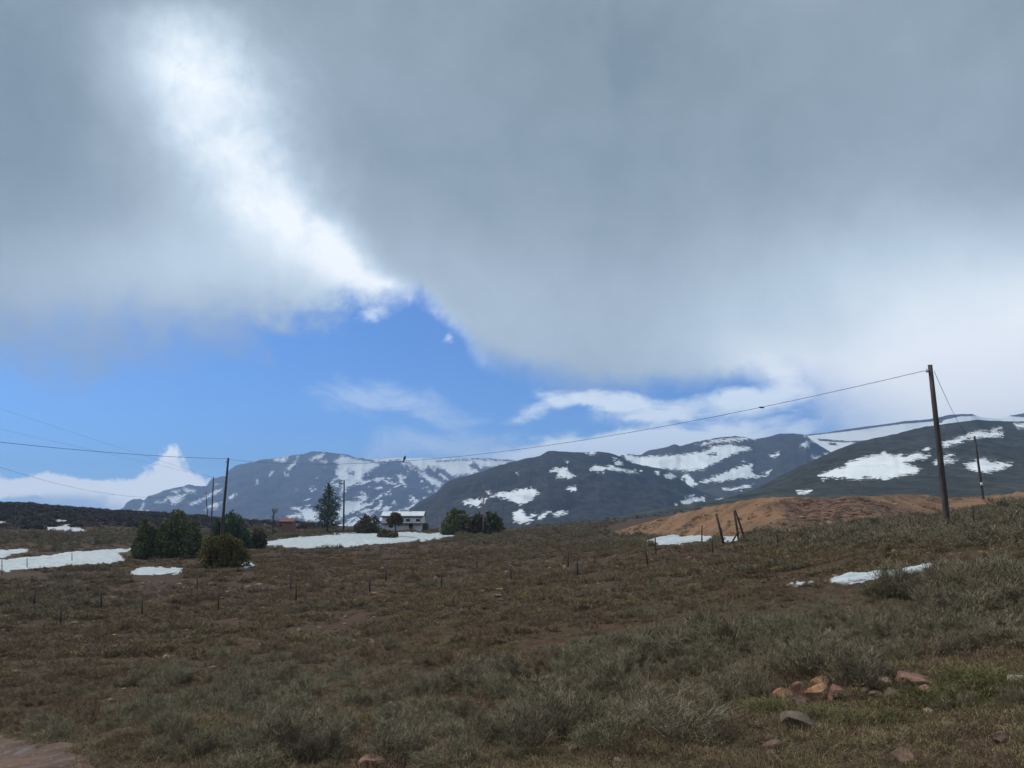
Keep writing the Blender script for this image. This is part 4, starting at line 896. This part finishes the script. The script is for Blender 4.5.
# ------------------------------------------------------------------ buildings
WHITEWALL = simple('whitewashed_wall', (0.66, 0.65, 0.63), (0.80, 0.79, 0.77), 1.2, 0.9, 0.2); METALROOF = simple('pale_metal_roof', (0.50, 0.53, 0.55), (0.66, 0.68, 0.69), 0.9, 0.6, 0.1)
DARKWOOD = simple('dark_wood', (0.035, 0.030, 0.027), (0.08, 0.066, 0.055), 4, 0.9, 0.4); GLASSY = simple('dark_window', (0.02, 0.023, 0.028), (0.035, 0.04, 0.045), 2, 0.25, 0, spec=0.5)
def house():
    y = 190.0; x = uu(402, 530) * y; k_ = y / ycomp(530)
    z0 = tt(530.5) * y; W_ = 40 * k_; H = 14.0 * k_; Dp = 6.0
    root = empty('white_house', (x, y, z0)); tag(root, 'long two-storey white house with a pale roof and a dark band across its front', 'house')
    MB().box((0, Dp / 2, H / 2 - 1.5), (W_, Dp, H + 3)).build('wall', WHITEWALL, root)
    # low pitched roof, ridge along the length
    ov = .35; rz = H; rh = 1.1; th = 0.14; v = []
    for dz in (0, th):
        v += [(-W_ / 2 - ov, -ov, rz + dz), (W_ / 2 + ov, -ov, rz + dz), (W_ / 2 + ov, Dp / 2, rz + rh + dz), (-W_ / 2 - ov, Dp / 2, rz + rh + dz), (-W_ / 2 - ov, Dp + ov, rz + dz), (W_ / 2 + ov, Dp + ov, rz + dz)]
    f = [(6, 7, 8, 9), (9, 8, 11, 10), (1, 0, 3, 2), (2, 3, 4, 5), (0, 1, 7, 6), (4, 10, 11, 5), (0, 6, 9, 3), (3, 9, 10, 4), (1, 2, 8, 7), (2, 5, 11, 8)]
    rf = mk('roof', v, f, METALROOF, root)
    MB().addm([(-W_ / 2 + .01, Dp * .04, H), (-W_ / 2 + .01, Dp * .96, H), (-W_ / 2 + .01, Dp / 2, H + rh * .93), (W_ / 2 - .01, Dp * .04, H), (W_ / 2 - .01, Dp * .96, H), (W_ / 2 - .01, Dp / 2, H + rh * .93)], [(0, 2, 1), (3, 4, 5), (0, 3, 5, 2), (1, 2, 5, 4), (0, 1, 4, 3)]).build('gable', WHITEWALL, root)
    MB().box((0, -ov * .5 - .02, H - .16), (W_ + .4, ov * .9, .22)).build('fascia_board', DARKWOOD, root)
    zb = H * .50
    MB().box((0, -.55, zb - .05), (W_ + .1, 1.1, .16)).build('balcony_floor', DARKWOOD, root)
    rl = MB(); rl.box((0, -1.06, zb + .42), (W_, .04, .05))
    for i in range(9): rl.box((-W_ / 2 + .1 + i * (W_ - .2) / 8, -1.05, zb + .2), (.04, .04, .5))
    rl.build('balcony_rail', DARKWOOD, root)
    for i in range(4):
        w1 = MB().box((-W_ / 2 + W_ * (i + .5) / 4 + .2, -.01, zb + .75), (1.0, .08, .5)).build('window', DARKWOOD, root)
        MB().box((-W_ / 2 + W_ * (i + .5) / 4 + .2, -.065, zb + .75), (.84, .03, .38)).build('pane', GLASSY, w1)
    d = MB().box((W_ * .22, -.02, .85), (.9, .09, 1.7)).build('door', DARKWOOD, root)
    for xx in (-.28,):
        w1 = MB().box((W_ * xx, -.01, .95), (.9, .08, .6)).build('window', DARKWOOD, root); MB().box((W_ * xx, -.065, .95), (.74, .03, .46)).build('pane', GLASSY, w1)
    MB().box((W_ / 2 + .55, Dp * .4, 1.0 - 1.0), (1.1, Dp * .55, 3.4)).build('side_shed', DARKWOOD, root)
    MB().box((W_ * .1, Dp / 2, H + rh + .35), (.45, .45, 1.0)).build('chimney', WHITEWALL, rf)
house()
RUST = simple('rusty_sheet', (0.13, 0.045, 0.025), (0.21, 0.085, 0.045), 2.0, 0.85, 0.3); MUDWALL = simple('reddish_block_wall', (0.17, 0.085, 0.055), (0.25, 0.14, 0.10), 3.0, 0.95, 0.3)
def shed():
    y = 185.0; x = uu(285, 530) * y; k_ = y / ycomp(530); z0 = tt(530) * y; W_ = 14 * k_; H = 8.0 * k_; Dp = 3.0
    root = empty('shed', (x, y, z0)); tag(root, 'small rust-red shed behind the bare tree left of the conifer', 'shed')
    MB().box((0, Dp / 2, H / 2 - 1), (W_, Dp, H + 2)).build('wall', MUDWALL, root)
    v = [(-W_ / 2 - .2, -.3, H), (W_ / 2 + .2, -.3, H), (W_ / 2 + .1, Dp + .3, H + .75), (-W_ / 2 - .1, Dp + .3, H + .75)]
    v += [(a, b, c + .1) for a, b, c in v]
    mk('roof', v, [(3, 2, 1, 0), (4, 5, 6, 7), (0, 1, 5, 4), (1, 2, 6, 5), (2, 3, 7, 6), (3, 0, 4, 7)], RUST, root)
    MB().box((.1, -.03, H * .32), (.8, .08, H * .72)).build('door', MUDWALL, root)
    MB().box((-W_ * .32, -.03, H * .55), (.5, .07, .5)).build('window', GLASSY, root)
shed()

# ------------------------------------------------------------------ power poles and wires
POLEW = simple('weathered_pole_wood', (0.040, 0.034, 0.032), (0.085, 0.070, 0.062), 3.0, 0.9, 0.4, stretch=(4, 4, .5))
PORC = simple('porcelain', (0.55, 0.54, 0.5), (0.7, 0.69, 0.66), 3, 0.3)
IRON = simple('rusty_iron', (0.07, 0.045, 0.035), (0.13, 0.085, 0.06), 9, 0.8, 0.3)
TOPS = {}
def pole(key, base, top, label, r0, r1, Y=None, arm=None, box=False, insul=1):
    x, y = hit(*base) if Y is None else (uu(*base) * Y, Y)
    zb = float(gz(x, y)); tp = P(top[0], top[1], y); d = tp - Vector((x, y, zb))
    root = empty('utility_pole', (x, y, zb)); tag(root, label, 'utility pole', 'wooden utility poles')
    MB().tube([d * -.06, d * .0, d * .35, d * .7, d], [r0, r0, r0 * .9 + r1 * .1, r0 * .35 + r1 * .65, r1], 12).build('post', POLEW, root, True)
    for i in range(insul):
        s_ = -1 if i % 2 == 0 else 1
        q = d * (1 - 0.035 - .05 * (i // 2)) + Vector((s_ * (r1 + .10), 0, 0))
        ins = MB().tube([q + Vector((0, 0, -.10)), q + Vector((0, 0, -.02)), q + Vector((0, 0, .05)), q + Vector((0, 0, .12))], [.05, .08, .05, .03], 8).build('insulator', PORC, root, True)
        MB().tube([d * (1 - .035 - .05 * (i // 2)), q + Vector((0, 0, -.1))], .02, 6).build('pin', IRON, ins)
    if arm:
        q = d * .93; MB().box((q.x + arm / 2, q.y, q.z), (abs(arm), .1, .1)).build('crossarm', POLEW, root)
    if box:
        q = d * .29; MB().tube([q + Vector((-.1, -r0 - .08, -.18)), q + Vector((-.1, -r0 - .08, .18))], .14, 8).build('insulator', PORC, root, True)
    TOPS[key] = Vector((x, y, zb)) + d
    return y
pole('P1', (948, 530), (930, 365), 'tall weathered wooden pole in the near field, nearest and tallest of all', .165, .115)
pole('P2', (984, 504), (974.5, 436), 'leaning grey wooden pole behind the tallest one, at the brown bank', .16, .11, box=True)
pole('P3', (220, 551), (228.3, 458), 'dark slanting pole rising behind the blue-green bush', .17, .12, Y=96.0)
pole('P4', (210.5, 540), (213.5, 477), 'slim pole left of the slanting one behind the bushes', .15, .10, Y=165.0)
pole('P5', (208, 536), (205.8, 492), 'far faint pole, leftmost of those behind the bushes', .14, .09, Y=225.0)
pole('P6', (343.5, 533.5), (344.2, 480), 'upright wooden pole just right of the conifer', .19, .14, arm=-1.2)
LINE = simple('dark_cable', (0.03, 0.03, 0.03), (0.05, 0.05, 0.05), 3, 0.6)
def wire(a, b, sag, label, r=0.017, name='power_line', group='overhead power lines'):
    pts = []
    for i in range(41):
        s_ = i / 40; p_ = a.lerp(b, s_); p_.z -= 4 * sag * s_ * (1 - s_); pts.append(p_)
    o = MB().tube(pts, r, 5, False).build(name, LINE, None, True); tag(o, label, 'cable', group); return pts
tp = lambda k_, dx=0, dz=0: TOPS[k_] + Vector((dx, 0, dz))
W1 = wire(tp('P1', -.23, -.30), tp('P3', -.15, -.15), 2.3, 'long sagging wire from the tallest pole across the mountains to the slanting pole', .015)
wire(tp('P1', .2, -.35), tp('P2', -.1, -.2), 1.1, 'short wire from the tallest pole down to the leaning pole behind it', .014)
wire(tp('P3', .1, -.1), P(-330, 400, 40), 0.6, 'dark wire leaving the slanting pole towards the left edge, the strongest there', .019)
wire(tp('P4', 0, -.1), P(-260, 320, 140), 0.4, 'faint high wire sloping down from the left edge to the slim pole', .012)
wire(tp('P4', .1, -.1), P(-330, 350, 140), 0.3, 'faint wire just above the strongest one at the left edge', .012)
W5 = wire(tp('P5', 0, -.1), P(-420, 280, 60), 7.0, 'lowest wire at left, dipping over the white cumulus cloud', .018)
def splice(pts, px, label):
    i = min(range(len(pts)), key=lambda j: abs(512 + pts[j].x / pts[j].y * K - px)); p_ = pts[i]
    o = MB().tube([p_ + Vector((-.16, 0, 0)), p_ + Vector((-.1, 0, -.02)), p_ + Vector((.1, 0, -.02)), p_ + Vector((.16, 0, 0))], [.02, .05, .05, .02], 8).build('wire_splice', LINE, None, True); tag(o, label, 'splice')
splice(W1, 780, 'small dark clamp on the long wire under the white clouds'); splice(W5, 113, 'small dark clamp on the lowest wire before the cumulus cloud')
# bird on the wire
def bird():
    i = min(range(len(W1)), key=lambda j: abs(512 + W1[j].x / W1[j].y * K - 403)); p_ = W1[i] + Vector((0, 0, .02))
    m_ = simple('dark_feathers', (0.02, 0.02, 0.022), (0.04, 0.038, 0.036), 20, 0.7)
    mb = MB().tube([(-.02, 0, .10), (0, 0, .07), (.03, 0, .16), (.05, 0, .27), (.08, 0, .36), (.11, 0, .42), (.14, 0, .45), (.20, 0, .445)], [.02, .06, .11, .115, .075, .06, .035, .004], 12)
    mb.tube([(0, 0, .12), (-.06, 0, .0), (-.11, 0, -.14)], [.06, .045, .03], 8)
    mb.tube([(.03, .03, .1), (.03, .03, 0)], .008, 5); mb.tube([(.03, -.03, .1), (.03, -.03, 0)], .008, 5)
    o = mb.build('bird', m_, None, True); o.location = p_; tag(o, 'dark bird perched upright on the long wire above the snowy ridge', 'bird')
bird()

# ------------------------------------------------------------------ fences
STAKE = simple('old_stake_wood', (0.035, 0.029, 0.026), (0.075, 0.06, 0.05), 6, 0.95, 0.3)
def fence(label, posts, rad, hz, strands, name='wire_fence'):
    pts = [Vector((*hit(a, b), 0)) for a, b, c, d_ in posts]
    for p_ in pts: p_.z = float(gz(p_.x, p_.y))
    root = empty(name, pts[0]); tag(root, label, 'fence')
    tops = []
    for (a, b, c, d_), p_ in zip(posts, pts):
        t_ = P(a + d_, c, p_.y); v = t_ - p_; rr = rad * rng.uniform(.85, 1.15)
        kx = Vector((rng.normal(0, .02), rng.normal(0, .02), 0))
        MB().tube([p_ - pts[0] - v * .12, p_ - pts[0] + v * .5 + kx, p_ - pts[0] + v], [rr * 1.1, rr, rr * .85], 7).build('fence_post', STAKE, root, True); tops.append((p_ - pts[0], v))
    order = sorted(range(len(tops)), key=lambda i: posts[i][0])
    for s_ in strands:
        mb = MB()
        for i, j in zip(order, order[1:]):
            a = tops[i][0] + tops[i][1] * s_; b = tops[j][0] + tops[j][1] * s_; mid = a.lerp(b, .5) + Vector((0, 0, -.05)); mb.tube([a, mid, b], .004, 4, False)
        mb.build('wire_strand', IRON, root)
fence('nearer wire fence of thin low stakes crossing the whole field', [(-15, 632, 615, 0), (60, 625, 607, 1), (142, 618, 600, 0), (218, 611, 594, 0), (296, 602, 584, 0), (370, 595, 576, 0), (442, 590, 572, 0), (511, 585, 566, -1), (578, 579, 556, -1), (648, 567, 543, -3.5), (713, 555, 536, -1), (779, 547, 530, -2.5), (843, 538, 521, -1), (911, 533, 516, -2.5), (975, 528, 506, -3), (1045, 519, 500, -3)], .046, 1.2, (.35, .62, .9))
fence('farther wire fence of taller stakes running parallel behind the nearer one', [(-60, 617, 598, 0), (34, 608, 588, 2), (101, 609, 590, 0), (197, 597, 576, 0), (291, 591, 574, 0), (386, 582, 568, 0), (477, 570, 559, 0), (568, 569, 551, 0), (656, 556, 537, -1), (702, 546, 525, 0)], .048, 1.2, (.4, .85))
fence('short run of stakes standing against the long snow patch at far left', [(-20, 576, 562, 0), (2, 575, 559, 0), (27, 568, 558, 0), (72, 562, 553, 0)], .035, 1.2, (.8,))
def plank(name, label, legs, cat, rails=()):
    b0 = Vector((*hit(*legs[0][0]), 0)); b0.z = float(gz(b0.x, b0.y)); root = empty(name, b0); tag(root, label, cat)
    for (b, t_, r_, dy) in legs:
        p_ = P(b[0], b[1], b0.y + dy) - b0; q = P(t_[0], t_[1], b0.y + dy * .3) - b0
        MB().tube([p_ - (q - p_) * .06, p_.lerp(q, .5) + Vector((.02, 0, 0)), q], [r_, r_ * .95, r_ * .8], 7).build('timber', STAKE, root, True)
    return root
plank('leaning_post', 'single thick post leaning left, standing left of the braced posts before the earth bank', [((724, 545.5), (716, 514), .10, 0)], 'post')
plank('braced_posts', 'dark splayed timbers propped together like an A before the orange earth bank', [((739, 543), (734, 511), .09, 0), ((745.5, 542), (735, 510), .08, .5), ((731, 544), (738, 531), .07, -.5), ((751, 533), (738, 532), .035, .2)], 'timber frame')
plank('broken_rail', 'thin broken branch-like rail between the leaning post and the braced posts', [((734, 527), (727, 517.5), .035, 0), ((733, 527), (722, 522), .03, 0)], 'rail')
plank('brushwood', 'small heap of dark sticks caught at the stake of the nearer fence in mid field', [((586, 574), (570, 573.5), .06, 0), ((584, 578), (575, 570), .04, .3), ((573, 577), (585, 572), .04, -.3)], 'sticks')
